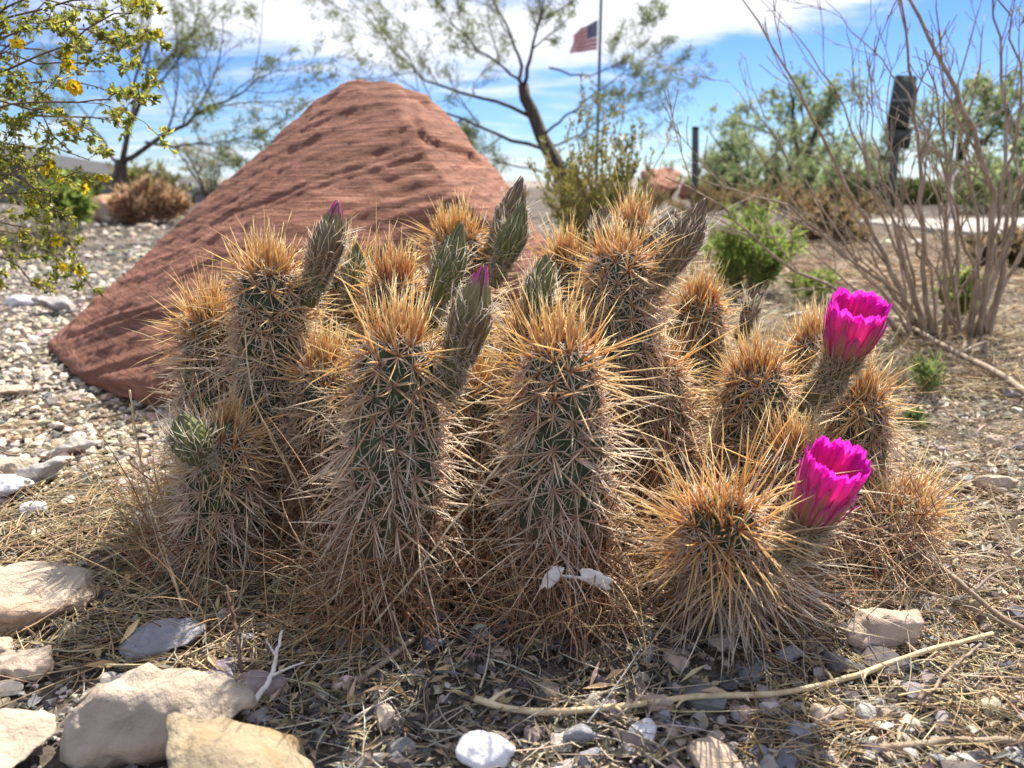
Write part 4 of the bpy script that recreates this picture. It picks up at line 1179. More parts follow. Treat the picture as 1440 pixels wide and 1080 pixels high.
# central mesquite behind the boulder
Y = 9.0
b = np.array([at(815, 300, Y)[0], Y, hgt(at(815, 300, Y)[0], Y) - .05])
tree('mesquite_tree', 'wide airy tree with feathery leaves right behind the boulder', b,
     [([b, q(800, 262), q(775, 215), q(748, 165), q(735, 120)], .10, .06, 0),
      ([q(738, 128), q(728, 70, .3), q(700, 20, .5), q(680, -60, .6)], 0.0240, 0.0039),
      ([q(737, 120), q(752, 60, -.4), q(762, 10, -.5), q(775, -40, -.6)], 0.0240, 0.0034),
      ([q(748, 165), q(705, 140, .3), q(640, 130, .6), q(580, 105, .8), q(540, 60, 1), q(495, 0, 1)], 0.0240, 0.0034),
      ([q(775, 215), q(715, 195, -.4), q(655, 170, -.6), q(600, 150, -.6), q(540, 85, -.6)], 0.0240, 0.0028),
      ([q(760, 190), q(800, 160, -.5), q(850, 120, -.8), q(900, 90, -1)], 0.0168, 0.0022),
      ([q(770, 205), q(830, 185, .4), q(880, 130, .8), q(925, 100, 1)], 0.0144, 0.0022),
      ([q(735, 120), q(690, 80, -.6), q(640, 40, -.8), q(600, -20, -1)], 0.0168, 0.0028),
      ([q(772, 95), q(825, 112), q(880, 85), q(925, 45)], 0.0120, 0.0017),
      ([q(790, 245), q(720, 235), q(680, 220, .5), q(640, 215, .8)], 0.0120, 0.0017)],
     .1, [(4, 8), (5, 8), (6, 10)], .70, .46, 10, (.022, .05), (.007, .014), GRN + [(.17, .18, .06)], depth=3, off=.025, rmin=.0017)

# distant trees on the right
def far_tree(px, py_top, w_px, Y, label, cols=GRN, leafper=34, seed=0, name='desert_tree'):
    gx = at(px, 300, Y)[0]; b = np.array([gx, Y, hgt(gx, Y) - .03])
    top = at(px, py_top, Y)[2]; w_ = w_px / FPX * Y / 2
    mains = []
    for k in range(6):
        a = rng.uniform(0, 6.283); rr = w_ * rng.uniform(.3, 1)
        mid = b + np.array([math.cos(a) * rr * .35, math.sin(a) * rr * .35, top * .5])
        mains.append(([b, mid, b + np.array([math.cos(a) * rr, math.sin(a) * rr, top * rng.uniform(.75, 1)])], top * .02, top * .006))
    s = top / 2.5
    return tree(name, label, b, mains, .1, [(2, 4), (3, 5)], .8, .45, leafper, (.06 * s, .14 * s), (.035 * s, .07 * s), cols, depth=2, off=.09 * s, rmin=.004, levels=(0, 1), tmin=.35)
GR2 = [(.22, .29, .13), (.28, .34, .17), (.18, .25, .11), (.34, .37, .20)]
far_tree(1045, 172, 130, 13, 'small green tree right of the bare dark post', GR2, 40)
far_tree(1120, 112, 170, 16, 'pale airy tree behind the bare shrub stems', GR2, 34)
far_tree(1330, 105, 190, 13, 'tall green tree right of the dark sign', GR2, 40)
far_tree(1440, 118, 170, 12, 'green tree cut by the right edge of the photo', GR2, 40)
far_tree(1215, 185, 110, 19, 'low green tree just left of the dark sign', GR2, 36)
far_tree(1090, 198, 120, 18, 'low green tree behind the small green tree', GR2, 40)
far_tree(1000, 205, 100, 20, 'low green tree far behind the bare dark post', GR2, 40)
far_tree(1160, 200, 120, 21, 'low wide green tree between the pale airy tree and the dark sign', GR2, 40)
far_tree(300, 195, 110, 11, 'pale sparse shrub tree above the left slope of the boulder', [(.36, .32, .2), (.30, .30, .16), (.42, .37, .25)], 16)

# bushes
def bush(name, label, px, py, w_px, h_px, cols, leaf=(.01, .02), lw=(.004, .008), stems=26, per=26, cat='shrub', group='shrubs in the background', mat=None, upright=.6, depth=1, lift=None, rr=None, twigmat=None, up=.06):
    c = gnd(px, py); Y = c[1]; dep = Y
    hh = h_px / FPX * dep; ww = w_px / FPX * dep / 2
    root = empty(name, c); tag(root, label, cat, group)
    limbs = []
    for k in range(stems):
        a = rng.uniform(0, 6.283); s = math.sqrt(rng.random())
        p = c + np.array([math.cos(a) * ww * .35 * s, math.sin(a) * ww * .35 * s, -.005])
        e = c + np.array([math.cos(a) * ww * s, math.sin(a) * ww * s, hh * rng.uniform(.65, 1.05) * (1 - .45 * s * s)])
        d = e - p; L = np.linalg.norm(d)
        grow(branch_path(p, d + np.array([0, 0, 0]), L, 7, .08, up * .3), (rr or L * .012), (rr or L * .012) * .4, depth, [(3, 7)], .55, .45, limbs, .12, up, .3, .6, L * .0025)
    mb = MB(); limbs_mesh(mb, limbs, 5); mb.obj('branches', twigmat or M_twig, root)
    if per:
        mb = MB(); leaf_spray(limbs, (0, 1), per, leaf, lw, cols, mb, upright, hh * .02); mb.obj('foliage', mat or M_farleaf, root, smooth=False)
    return root
BRG = [(.22, .30, .07), (.30, .36, .10), (.17, .25, .06)]
bush('green_weed', 'bright green leafy clump between the cactus and the bare shrub', 1048, 418, 130, 110, BRG, (.02, .045), (.004, .008), 34, 20, 'weed')
bush('green_weed', 'low green tuft just right of the bright green clump', 1140, 425, 60, 45, BRG, (.015, .03), (.003, .006), 14, 12, 'weed')
bush('green_weed', 'green leafy sprig at the foot of the bare shrub', 1345, 455, 50, 90, BRG, (.012, .025), (.005, .009), 12, 16, 'weed')
bush('green_weed', 'small slender green weed right of the cactus', 1302, 560, 36, 60, [(.20, .27, .09), (.28, .33, .13)], (.012, .03), (.002, .004), 9, 7, 'weed')
bush('green_weed', 'tiny green sprout beside the flank of the cactus', 1285, 600, 30, 30, [(.16, .22, .08)], (.01, .018), (.002, .005), 7, 6, 'weed')
bush('brown_bush', 'brown dry bush between the left tree and the boulder', 218, 318, 96, 54, [(.50, .32, .19), (.56, .40, .26), (.42, .28, .17)], (.05, .1), (.015, .03), 36, 18)
bush('yellow_bush', 'yellowish bush behind the brown dry bush', 215, 300, 90, 70, [(.26, .24, .09), (.2, .2, .08)], (.05, .1), (.015, .03), 30, 16)
bush('green_bush', 'fresh green bush left of the leaning tree', 92, 330, 84, 70, BRG, (.03, .07), (.012, .025), 34, 22)
bush('green_bush', 'darker green bush behind the fresh green one', 112, 308, 56, 62, GRN, (.04, .09), (.015, .03), 30, 20)
bush('grey_bush', 'low grey green bush on the gravel under the flowered branches', 60, 362, 110, 60, [(.2, .2, .13), (.25, .22, .14)], (.02, .04), (.006, .012), 26, 12)
for i, (x, y, ww, hh, lab) in enumerate([
    (985, 300, 110, 40, 'low brown desert bush beside the bare dark post'), (1090, 308, 120, 46, 'brown bush behind the bright green clump'),
    (1180, 315, 110, 40, 'brown bush left of the pale concrete wall'), (900, 300, 90, 34, 'low dull bush right of the tall leafy shrub'),
    (1060, 285, 140, 30, 'far brown bush at the foot of the small green tree'), (700, 292, 80, 22, 'far low bush just right of the boulder slope'),
    (1160, 345, 90, 50, 'dry bush within the long bare branches'), (1420, 380, 100, 50, 'dry tan bush at the right edge')]):
    bush('desert_bush', lab, x, y, ww, hh, [(.20, .13, .07), (.27, .20, .11), (.17, .15, .07)], (.03, .08), (.008, .02), 30, 12, group='brown desert bushes')
for x, y, ww, hh, lab in [(1010, 292, 120, 62, 'soft green bush left of the small green tree'), (1110, 290, 130, 70, 'soft green bush under the pale airy tree'), (1190, 292, 110, 66, 'soft green bush before the left end of the hedge'), (1400, 300, 150, 80, 'soft green bush at the right edge before the hedge')]:
    bush('green_bush', lab, x, y, ww, hh, GR2, (.05, .11), (.02, .04), 34, 20, group='soft green bushes in the distance')
# tall leafy shrub right of the boulder
c = gnd(838, 380); c = np.array([at(838, 380, 2.3)[0], 2.3, 0.])
root = empty('leafy_shrub', c); tag(root, 'yellow green shrub with upright leafy wands behind the cactus', 'shrub')
limbs = []
wands = [(822, 128, -.05), (880, 148, .1), (845, 190, 0), (800, 205, .05), (862, 200, -.1), (770, 215, .1), (900, 215, .05), (945, 190, -.1), (785, 240, 0), (830, 215, .1), (875, 240, .1), (755, 250, -.05), (915, 250, .1), (850, 160, .12), (810, 180, -.12), (895, 190, .0)]
for (x, y, d) in wands + [(rng.uniform(765, 905), rng.uniform(225, 280), rng.uniform(-.2, .2)) for _ in range(34)]:
    e = at(x, y, 2.3 + d); p = c + np.array([rng.normal(0, .02), rng.normal(0, .02), 0]); m_ = p * .5 + e * .5 + np.array([0, 0, .03])
    grow(interp_path([p, m_, e], 9), .0035, .0012, 1, [(3, 6)], .45, .28, limbs, .1, .12, .35, .6, .0008)
mb = MB(); limbs_mesh(mb, limbs, 5); mb.obj('branches', M_twig, root)
mb = MB(); leaf_spray(limbs, (0, 1), 26, (.010, .022), (.004, .008), [(.20, .21, .05), (.26, .25, .06), (.15, .17, .045), (.30, .24, .07)], mb, .55, .004); mb.obj('foliage', M_leaf, root, smooth=False)

rng = np.random.default_rng(21)
# bare shrub on the right
base = gnd(1335, 478); base[2] = -.01
root = empty('bare_shrub', base); tag(root, 'leafless shrub with many pale brown stems fanning from the ground', 'shrub')
MAIN = [
 ([(1300, 470), (1278, 445), (1264, 400), (1229, 329), (1184, 262), (1162, 200), (1131, 138), (1095, 80), (1042, -4)], 0.0065, 0.0013, -.05),
 ([(1310, 475), (1298, 420), (1302, 311), (1287, 213), (1291, 124), (1268, 27), (1262, -40)], 0.0061, 0.0015, -.1),
 ([(1370, 478), (1385, 420), (1402, 267), (1367, 178), (1327, 89), (1278, -4), (1250, -60)], 0.0081, 0.0024, 0),
 ([(1365, 475), (1380, 338), (1367, 267), (1345, 180), (1352, 90), (1380, 0)], 0.0050, 0.0012, .12),
 ([(1390, 478), (1420, 330), (1415, 213), (1411, 111), (1402, 27), (1390, -40)], 0.0058, 0.0018, .1),
 ([(1270, 470), (1230, 430), (1167, 404), (1091, 364), (1033, 307), (989, 267), (935, 249)], 0.0054, 0.0010, -.25),
 ([(1290, 470), (1264, 413), (1184, 356), (1113, 289), (998, 262), (960, 235)], 0.0046, 0.0008, -.1),
 ([(1285, 470), (1240, 400), (1150, 325), (1060, 285), (1000, 240)], 0.0038, 0.0007, .1),
 ([(1350, 478), (1398, 400), (1433, 284), (1450, 200), (1470, 120)], 0.0065, 0.0018, .0),
 ([(1300, 470), (1270, 330), (1215, 240), (1205, 120), (1190, 20)], 0.0038, 0.0008, .15),
 ([(1310, 470), (1255, 330), (1195, 180), (1170, 110), (1110, 40), (1060, -10)], 0.0038, 0.0007, .2),
 ([(1330, 475), (1330, 330), (1340, 220), (1375, 120), (1385, 20)], 0.0046, 0.0011, .18),
 ([(1340, 475), (1350, 320), (1310, 190), (1245, 90), (1190, 30), (1160, 0)], 0.0043, 0.0008, .22),
 ([(1375, 478), (1440, 350), (1480, 240), (1500, 120)], 0.0050, 0.0012, .1),
 ([(1300, 470), (1210, 380), (1130, 250), (1080, 180), (1020, 110)], 0.0031, 0.0006, .18),
 ([(1320, 475), (1310, 380), (1250, 270), (1225, 180), (1215, 60)], 0.0034, 0.0006, -.15),
 ([(1380, 478), (1395, 330), (1440, 150), (1430, 60), (1400, -30)], 0.0046, 0.0012, -.12),
 ([(1280, 470), (1190, 395), (1120, 335), (1050, 330), (985, 320)], 0.0031, 0.0006, .0),
 ([(1360, 478), (1372, 380), (1340, 290), (1320, 150), (1300, 70)], 0.0043, 0.0009, -.2),
 ([(1290, 472), (1260, 300), (1240, 200), (1255, 100), (1230, 10)], 0.0031, 0.0006, .05),
]
YB = base[1]; shoots = []
for pts, r0, r1, dy in MAIN:
    n = len(pts); P = []
    for i, (x, y) in enumerate(pts):
        t = i / (n - 1); P.append(at(x, y, YB + .02 * rng.normal() + dy * t * 1.6))
    P[0][2] = min(P[0][2], 0.0)
    P = interp_path(P, 18); P[1:-1] += rng.normal(0, .0030, P[1:-1].shape)
    limbs = []
    grow(P, r0, r1, 2, [(2, 5), (4, 8)], .48, .32, limbs, .10, .05, .25, .5, .0008); shoots += limbs
    mb = MB(); limbs_mesh(mb, limbs, 8); mb.obj('stem', M_twig, root)
limbs = []
for k in range(18):
    x, y = rng.uniform(1275, 1395), rng.uniform(462, 486); p = gnd(x, y)
    e = at(x + rng.normal(-30, 90), rng.uniform(130, 380), YB + rng.uniform(-.3, .35))
    grow(interp_path([p, p * .5 + e * .5 + np.array([0, 0, .04]), e], 9) + rng.normal(0, .003, (9, 3)), rng.uniform(.0018, .004), .0009, 1, [(3, 6)], .45, .32, limbs, .1, .05, .35, .6, .0008)
mb = MB(); limbs_mesh(mb, limbs, 6); mb.obj('thin_shoots', M_twig, root)
lv = [l for l in shoots if l[2] == 0 and l[0][-1][0] > at(1310, 200, YB)[0] and rng.random() < .16]
leaf = MB(); leaf_spray(lv, (0,), 22, (.010, .022), (.0018, .0035), BRG, leaf, .5)
leaf.obj('green_leaves', M_leaf, root, smooth=False)

rng = np.random.default_rng(8)
# creosote bush hanging in from the left
YC = .92
base = np.array([-1.02, 1.12, 0])
root = empty('creosote_bush', base); tag(root, 'green bush with tiny glossy leaves and yellow flowers hanging in from the left edge', 'bush')
limbs = []
cq = lambda x, y, d=0: at(x, y, YC + d)
MAINC = [
 [(-20, 108), (20, 100), (60, 84), (100, 58), (140, 42), (185, 28), (222, 18)],
 [(-20, 85), (10, 70), (35, 40), (70, 5), (95, -30)],
 [(-20, 70), (40, 85), (90, 92), (140, 88), (195, 82)],
 [(-20, 118), (30, 122), (80, 118), (130, 112), (180, 122), (200, 135)],
 [(-20, 130), (30, 150), (70, 165), (105, 200), (120, 215)],
 [(-20, 180), (40, 165), (90, 160), (150, 165), (215, 172)],
 [(-20, 200), (30, 215), (75, 205), (110, 215), (150, 225)],
 [(-20, 285), (20, 285), (50, 270), (80, 258), (115, 245), (140, 238)],
 [(-20, 300), (20, 310), (45, 320), (70, 345), (95, 370), (110, 372)],
 [(-20, 345), (10, 360), (35, 385), (60, 400), (85, 405)],
 [(-20, 240), (30, 245), (60, 255), (90, 285), (105, 300)],
 [(-20, 20), (40, 18), (100, 10), (160, -5), (210, -8)],
 [(-20, 40), (50, 30), (110, 30), (170, 45), (205, 60)],
 [(-20, 150), (20, 140), (70, 135), (110, 140), (160, 148), (185, 140)],
 [(-20, 270), (20, 255), (50, 235), (80, 230)],
 [(-20, 60), (40, 58), (100, 70), (150, 110), (175, 100)],
 [(-20, 10), (60, -10), (130, 20), (190, 15)],
 [(-20, 330), (25, 325), (55, 335), (75, 325)],
]
for pts in MAINC:
    dd = rng.uniform(-.10, .14); P = [base + np.array([rng.normal(0, .02), rng.normal(0, .02), .0]), base + np.array([.1, -.05, .35]) + rng.normal(0, .04, 3)]
    P += [cq(x * .84, y, dd + .05 * i / len(pts) * rng.normal()) for i, (x, y) in enumerate(pts)]
    P = interp_path(P, 26); P[1:-1] += rng.normal(0, .0035, P[1:-1].shape)
    rr = np.linspace(.0034, .0007, 26); limbs.append((P, rr, 5))
    grow(P[8:], rr[8] * .8, .0006, 2, [(4, 7), (9, 13)], .80, .21, limbs, .22, .0, .05, .55, .00045)
mb = MB(); limbs_mesh(mb, limbs, 5); mb.obj('branches', M_redtwig, root)
mb = MB()
leaf_spray(limbs, (0, 1), 15, (.005, .0095), (.003, .005), [(.27, .30, .05), (.36, .38, .07), (.48, .45, .11), (.17, .20, .045)], mb, .75, .0012)
leaf_spray(limbs, (2,), 26, (.0045, .0085), (.0026, .0042), [(.075, .10, .022), (.11, .13, .03), (.16, .17, .045)], mb, .75, .0015)
mb.obj('leaves', M_leaf, root, smooth=False)
# yellow flowers: one mesh, copied
def flower_mesh():
    V, Cc, Q = [], [], []
    for k in range(5):
        a = k * 2 * math.pi / 5; ca, sa = math.cos(a), math.sin(a); o = len(V)
        for (l, w_, z) in [(.0006, .0008, 0), (.0035, .0024, .0012), (.0062, .0020, .0014), (.0076, .0006, .0004)]:
            for s in (-1, 1):
                V.append((ca * l - sa * w_ * s, sa * l + ca * w_ * s, z + .0008 * abs(s))); Cc.append((.78, .56, .02))
        for i in range(3): Q.append([o + 2 * i, o + 2 * i + 1, o + 2 * i + 3, o + 2 * i + 2])
    V, Cc = list(V), list(Cc); o = len(V)
    n = 12; a = np.linspace(0, 6.283, n); d = np.stack([np.cos(a) * .5, np.sin(a) * .5, np.ones(n)], -1)
    V2, F2, c2 = spikes(np.zeros((n, 3)), d, .004, .0004, None, jit((.6, .5, .05), n), jit((.8, .6, .1), n))
    mb = MB(); mb.add(np.array(V), [np.array(Q)], np.array(Cc)); mb.add(V2, F2, c2)
    return mb
proto = None
FL = [(95, 75), (88, 80), (165, 88), (172, 100), (185, 128), (160, 100), (190, 140), (200, 150), (160, 185), (100, 365), (106, 372), (30, 255), (38, 262), (55, 270), (62, 276), (105, 248), (140, 238), (125, 245), (98, 255), (20, 325), (75, 398), (110, 155), (120, 152), (195, 20), (203, 32), (85, 205), (82, 195), (115, 120), (140, 140), (125, 155), (45, 250), (178, 118), (168, 128), (92, 128), (48, 22), (140, 60)]
tw = [(P, rr, dp) for P, rr, dp in limbs if dp in (0, 1)]
ends = np.array([P[-1] for P, rr, dp in tw])
EP = (ends - np.array([0, 0, H])); 
for i, (x, y) in enumerate(FL):
    tgt = cq(x, y); 
    # nearest twig end carries the flower
    d_ = np.linalg.norm(ends[:, [0, 2]] - tgt[[0, 2]], axis=1); e = ends[int(np.argmin(d_ + rng.uniform(0, .003, len(d_))))]
    if proto is None:
        proto = flower_mesh().obj('flower', M_petal, root, org=(0, 0, 0)); o = proto
    else:
        o = proto.copy(); C.objects.link(o); o.parent = root
    o.location = Vector(e) - parent_org(root)
    o.rotation_euler = (rng.uniform(.5, 1.6), rng.uniform(-.5, .5), rng.uniform(-1.2, 1.2)); s = rng.uniform(.75, 1.15); o.scale = (s, s, s)

# ------------------------------------------------------------------ built things in the background
def plain(name, c, rough=.7, metallic=0., bump=.15, scale=12):
    c = np.array(c); return mat_noise(name, [tuple(c * .85), tuple(c), tuple(c * 1.12)], scale=scale, rough=rough, bump=bump, bdist=.004, metallic=metallic)
def box(mb, c, s, yaw=0., shear=None):
    x, y, z = np.array(s) / 2
    V = np.array([[-x, -y, -z], [x, -y, -z], [x, y, -z], [-x, y, -z], [-x, -y, z], [x, -y, z], [x, y, z], [-x, y, z]])
    ca, sa = math.cos(yaw), math.sin(yaw)
    V = np.stack([V[:, 0] * ca - V[:, 1] * sa, V[:, 0] * sa + V[:, 1] * ca, V[:, 2]], -1) + np.asarray(c)
    mb.add(V, [np.array([[0, 3, 2, 1], [4, 5, 6, 7], [0, 1, 5, 4], [1, 2, 6, 5], [2, 3, 7, 6], [3, 0, 4, 7]])])
M_steel = plain('weathered_steel', (.10, .11, .10), .5, .6)
M_sign = plain('dark_sign_back', (.055, .065, .060), .5, .2)
M_conc = plain('concrete', (.38, .365, .34), .9, 0, .3, 6)
M_wallg = plain('grey_block', (.20, .19, .18), .9, 0, .3, 5)
M_roof = plain('dark_roof', (.05, .05, .05), .7)
M_rail = plain('white_paint', (.75, .75, .74), .5)

# flagpole and flag
Y = 24.; px = 838
b = np.array([at(px, 280, Y)[0], Y, hgt(at(px, 280, Y)[0], Y)])
top = at(836, -140, Y)
root = empty('flagpole', b); tag(root, 'thin grey flagpole rising behind the wide airy tree', 'flagpole')
mb = MB(); t_ = np.linspace(0, 1, 8)[:, None]; V, F = tube(b * (1 - t_) + np.array([b[0], Y, top[2]]) * t_, np.linspace(.05, .035, 8), 12); mb.add(V, F); mb.obj('pole', M_steel, root)
bm_ = MB(); V0, F0 = ICO2; bm_.add(V0 * .11 + np.array([b[0], Y, top[2] + .09]), [F0]); bm_.obj('finial', plain('gilt', (.6, .45, .15), .35, .8), root)
mb = MB(); V, F = tube(np.array([[b[0], Y, 0], [b[0], Y, .12], [b[0], Y, .25]]), [.16, .15, .1], 14); mb.add(V, F); mb.obj('base_collar', M_steel, root)
def flag():
    hoist_t, hoist_b = at(833, 28, Y), at(832, 70, Y)
    hoist_t[0] = hoist_b[0] = b[0] - .08
    nx, ny = 66, 39   # fly direction x hoist direction (3 rows per stripe)
    V, col = [], []
    Hh = hoist_t[2] - hoist_b[2]
    stars = []
    for i in range(nx + 1):
        u_ = i / nx
        drop = .50 * u_ ** 1.1 * Hh
        shrink = .74 * u_
        for j in range(ny + 1):
            v_ = j / ny
            fold = math.sin(u_ * 9 + v_ * 2.5) * .07 * u_ + math.sin(u_ * 17 - v_ * 3) * .03 * u_
            x = hoist_t[0] - shrink + .05 * math.sin(v_ * 5) * u_
            z = hoist_t[2] - v_ * Hh * (1 - .12 * u_) - drop * (1 - .5 * v_) + .02 * math.sin(u_ * 12) * u_
            V.append((x, Y + fold * 2.2, z))
    me_q = []; mi = []
    for i in range(nx):
        for j in range(ny):
            a_ = i * (ny + 1) + j; me_q.append([a_, a_ + 1, a_ + ny + 2, a_ + ny + 1])
            st = j // 3; red = st % 2 == 0
            m_ = 0 if red else 1
            if i < nx * .42 and j < 21: m_ = 2
            mi.append(m_)
    o = build('flag', np.array(V), [np.array(me_q)], plain('flag_red', (.50, .006, .014), .8), org=hoist_t, smooth=True)
    o.data.materials.append(plain('flag_white', (.76, .76, .76), .8)); o.data.materials.append(plain('flag_blue', (.009, .016, .10), .8))
    o.data.polygons.foreach_set('material_index', np.array(mi, np.int32))
    sm = o.modifiers.new('thickness', 'SOLIDIFY'); sm.thickness = .003
    tag(o, 'stars and stripes flag flying from the thin flagpole', 'flag')
    # stars: five-pointed, laid on both sides of the canton
    Vg = np.array(V).reshape(nx + 1, ny + 1, 3); mbs = MB()
    for r_ in range(9):
        cols_ = 6 if r_ % 2 == 0 else 5
        for c_ in range(cols_):
            uf = (c_ + (.5 if cols_ == 6 else 1.)) / 6 * .40 + .008; vf = (r_ + .7) / 9.4 * 21 / 39
            fi, fj = uf * nx, vf * ny; i, j = int(fi), int(fj)
            p = Vg[i, j]; du = nrm(Vg[i + 1, j] - Vg[i, j]); dv = nrm(Vg[i, j] - Vg[i, j + 1]); nn = nrm(np.cross(du, dv))
            p = p + (Vg[i + 1, j] - p) * (fi - i) + (Vg[i, j + 1] - p) * (fj - j)
            for sgn in (1, -1):
                a_ = np.arange(10) * math.pi / 5 + math.pi / 2; rr = np.where(np.arange(10) % 2 == 0, .020, .0085)
                ring = p + nn * .006 * sgn + (np.cos(a_) * rr)[:, None] * du + (np.sin(a_) * rr)[:, None] * dv
                mbs.add(np.concatenate([ring, (p + nn * .007 * sgn)[None]]), [np.array([[k, (k + 1) % 10, 10] for k in range(10)])])
    mbs.obj('stars', o.data.materials[1], o)
flag()

# dark double sign seen nearly from its edge
Y = 11.
b = np.array([at(1252, 300, Y)[0], Y, 0]); s = Y / FPX
root = empty('road_sign', b); tag(root, 'dark back of a two panel sign on a post behind the bare shrub', 'sign')
tp = at(1266, 118, Y)
mb = MB(); t_ = np.linspace(0, 1, 6)[:, None]; V, F = tube(b * (1 - t_) + tp * t_, .055, 10); mb.add(V, F); mb.obj('post', M_steel, root)
def panel(name, x0, y0, x1, y1, th, yaw, tl, r=.05):
    c = (at(x0, y0, Y) + at(x1, y1, Y)) / 2; w_ = abs(x1 - x0) * s; h_ = abs(y1 - y0) * s
    bm = bmesh.new(); bmesh.ops.create_cube(bm, size=1)
    for v in bm.verts: v.co = Vector((v.co.x * w_, v.co.y * th, v.co.z * h_))
    bmesh.ops.bevel(bm, geom=list(bm.edges), offset=.012, segments=3, affect='EDGES')
    V = np.array([v.co[:] for v in bm.verts]); Fs = {}
    for f in bm.faces: Fs.setdefault(len(f.verts), []).append([v.index for v in f.verts])
    bm.free()
    ct, st_ = math.cos(tl), math.sin(tl)
    V = np.stack([V[:, 0] * ct + V[:, 2] * st_, V[:, 1], -V[:, 0] * st_ + V[:, 2] * ct], -1)
    V = V + c + np.array([0, -.09, 0])
    return build(name, V, [np.array(f) for f in Fs.values()], M_sign, root)
panel('upper_panel', 1249, 112, 1276, 181, .10, 0, .06); panel('lower_panel', 1246, 181, 1274, 207, .10, 0, .05)
mb = MB(); c = at(1262, 143, Y) + np.array([0, -.15, 0]); box(mb, c, (.27, .02, .02)); mb.obj('seam', plain('sign_seam', (.3, .32, .3), .5), root)

# bare post
Y = 10.; b = np.array([at(977, 300, Y)[0], Y, 0]); tp = at(978, 181, Y)
root = empty('metal_post', b); tag(root, 'bare dark post standing right of the cactus buds', 'post')
mb = MB(); t_ = np.linspace(0, 1, 6)[:, None]; V, F = tube(b * (1 - t_) + tp * t_, .042, 10); mb.add(V, F); mb.obj('shaft', M_steel, root)
mb = MB(); V, F = tube(np.array([tp, tp + [0, 0, .015], tp + [0, 0, .03]]), [.047, .047, .02], 10); mb.add(V, F); mb.obj('cap', M_roof, root)

# pale bent trunk on the right
Y = 7.0; mbt = [at(1335, 330, Y), at(1337, 290, Y), at(1336, 262, Y), at(1322, 243, Y), at(1310, 232, Y)]
mbt[0][2] = 0
twig_o = twig('dead_trunk', mbt, .032, .016, plain('bleached_wood', (.62, .57, .52), .8), 'pale bent dead trunk standing before the hedge', [(.6, .5, .1, .8, .25)], .01, 8, 'dead trunk')
twig_o['group'] = 'desert trees in the background'

# concrete pavement and hedge
mb = MB(); xa = at(1250, 330, 6.)[0]
box(mb, (xa + 4, 5.9, .01), (8, 2.2, .08)); o = mb.obj('pavement', M_conc, smooth=False, org=(xa, 6.3, 0))
bv = o.modifiers.new('bevel', 'BEVEL'); bv.width = .012; bv.segments = 2
tag(o, 'pale concrete pavement beyond the bare shrub', 'pavement', kind='structure')
def hedge():
    Y0 = 15.; x0, x1 = at(1150, 280, Y0)[0], at(1640, 280, Y0)[0]; top = at(1300, 252, Y0)[2]
    n = 15000; P = np.stack([rng.uniform(x0, x1, n), Y0 + rng.uniform(-.5, .5, n), rng.uniform(-.02, top, n)], -1)
    P[:, 2] += np.sin(P[:, 0] * 3) * .03
    V, F, cc = leaves(P, rng.normal(size=(n, 3)), rng.uniform(.05, .11, n), rng.uniform(.03, .06, n), pick([(.06, .09, .03), (.09, .12, .04), (.13, .13, .05)], n, .25))
    root = empty('hedge', ((x0 + x1) / 2, Y0, 0)); tag(root, 'long dark green hedge under the trees on the right', 'hedge')
    build('foliage', V, F, M_farleaf, root, cc, smooth=False)
    mb = MB()
    for x in np.arange(x0 + .2, x1, .35):
        V, F = tube(branch_path((x, Y0, -.02), (rng.normal(0, .2), 0, 1), top * .8, 5, .1), np.linspace(.03, .012, 5), 5); mb.add(V, F)
    mb.obj('branches', M_bark, root)
hedge()

# far reddish boulders and the ones at left
def far_rock(px, py, w_px, dr, hr, mat, seed, label):
    o = stone('boulder', px, py, w_px, dr, hr, mat, seed, .2, .15, smooth=2, rough=.05); tag(o, label, 'boulder', 'boulders in the distance')
S_red = stone_mat('red_rock', (.36, .17, .11), (.28, .13, .09), 4)
S_tanb = stone_mat('tan_rock', (.44, .27, .17), (.52, .45, .38), 4)
far_rock(930, 281, 62, .8, .75, S_red, 401, 'reddish boulder beyond the leafy shrub')
far_rock(985, 280, 70, .8, .45, S_red, 405, 'lower reddish boulder behind the bare dark post')
far_rock(162, 318, 66, .8, .62, S_tanb, 411, 'tan boulder with a pale top behind the dark tree trunk')

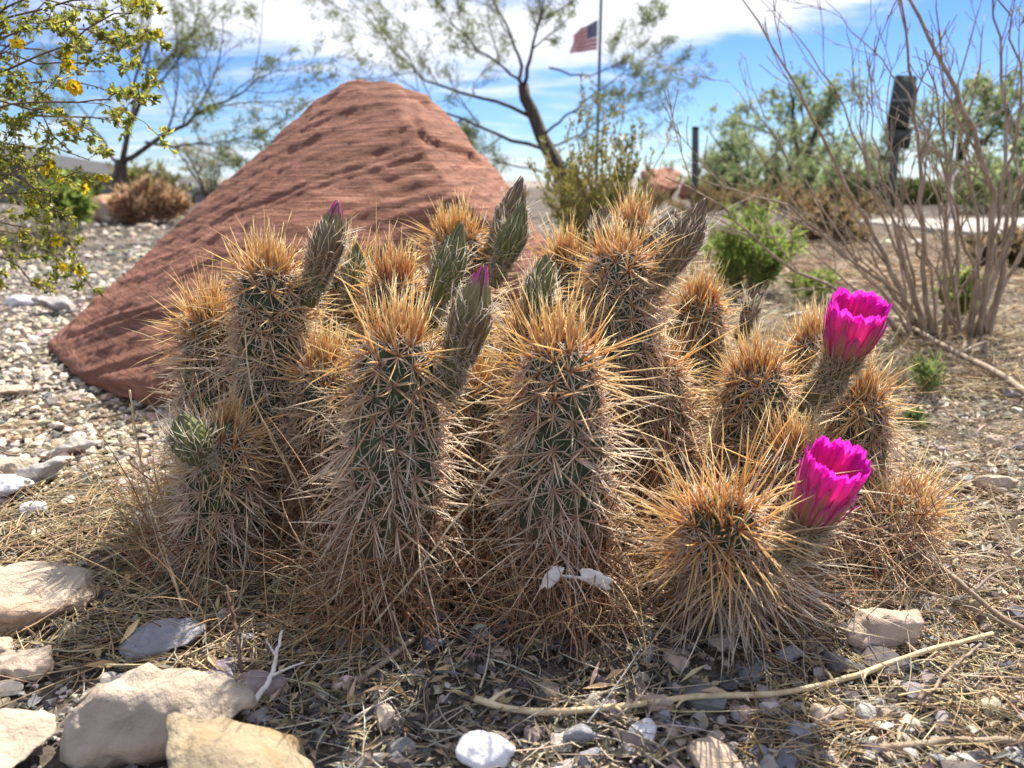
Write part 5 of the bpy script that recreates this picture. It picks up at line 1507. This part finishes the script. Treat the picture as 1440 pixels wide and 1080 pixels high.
# grey building at left
def building():
    Y0 = 16.
    root = empty('grey_building', (at(120, 280, Y0)[0], Y0, 0)); tag(root, 'long low grey building behind the flowered bush', 'building')
    xa, xb = at(-160, 250, Y0)[0], at(244, 250, Y0)[0]
    za, zb = at(-160, 196, Y0)[2], at(244, 270, Y0)[2]
    def prism(z0a, z0b, z1a, z1b, y0, y1, xa_, xb_):
        return np.array([[xa_, y0, z0a], [xb_, y0, z0b], [xb_, y1, z0b], [xa_, y1, z0a], [xa_, y0, z1a], [xb_, y0, z1b], [xb_, y1, z1b], [xa_, y1, z1a]]), [np.array([[0, 3, 2, 1], [4, 5, 6, 7], [0, 1, 5, 4], [1, 2, 6, 5], [2, 3, 7, 6], [3, 0, 4, 7]])]
    V, F = prism(-.1, -.1, za, zb, Y0, Y0 + 4, xa, xb); build('wall', V, F, M_wallg, root, smooth=False)
    V, F = prism(za + .002, zb + .002, za + .09, zb + .09, Y0 - .15, Y0 + 4.2, xa - .2, xb + .12); build('roof', V, F, M_roof, root, smooth=False)
    mb = MB(); box(mb, (xb - .5, Y0 - .03, .2), (.5, .06, .38)); mb.obj('doorway', M_roof, root, smooth=False)
building()
def gate():
    Y0 = 13.; xa, xb = at(250, 290, Y0)[0], at(272, 290, Y0)[0]; zt = at(260, 268, Y0)[2]
    root = empty('gate', ((xa + xb) / 2, Y0, 0)); tag(root, 'small pale gate between posts beyond the boulder slope', 'gate')
    mb = MB(); zt = max(zt, .3)
    for k in range(5): box(mb, ((xa + xb) / 2, Y0, .08 + k * (zt - .1) / 4.5), (xb - xa - .05, .03, .035))
    mb.obj('rails', M_rail, root, smooth=False)
    for x in (xa, xb):
        mb = MB(); V, F = tube(np.array([[x, Y0, 0], [x, Y0, zt * .6], [x, Y0, zt + .08]]), .04, 8); mb.add(V, F); mb.obj('post', M_steel, root)
gate()
# far low hills
def hills():
    V, Q = [], []; n = 120
    for i in range(n + 1):
        a = -1.1 + 2.2 * i / n
        h = 3.2 + 1.6 * noise.noise(Vector((a * 3, 0, 0))) + .7 * noise.noise(Vector((a * 11, 2, 0)))
        for (rad_, z) in ((330, -1), (360, h * .75), (400, h), (470, -1)):
            V.append((math.sin(a) * rad_, math.cos(a) * rad_, z))
    for i in range(n):
        for j in range(3): Q.append([i * 4 + j, i * 4 + j + 1, i * 4 + 5 + j, i * 4 + 4 + j])
    o = build('hills', np.array(V), [np.array(Q)], plain('far_hill', (.22, .19, .17), .95, 0, .3, .05)); tag(o, 'low brown hills along the horizon', 'hills', kind='structure')
hills()
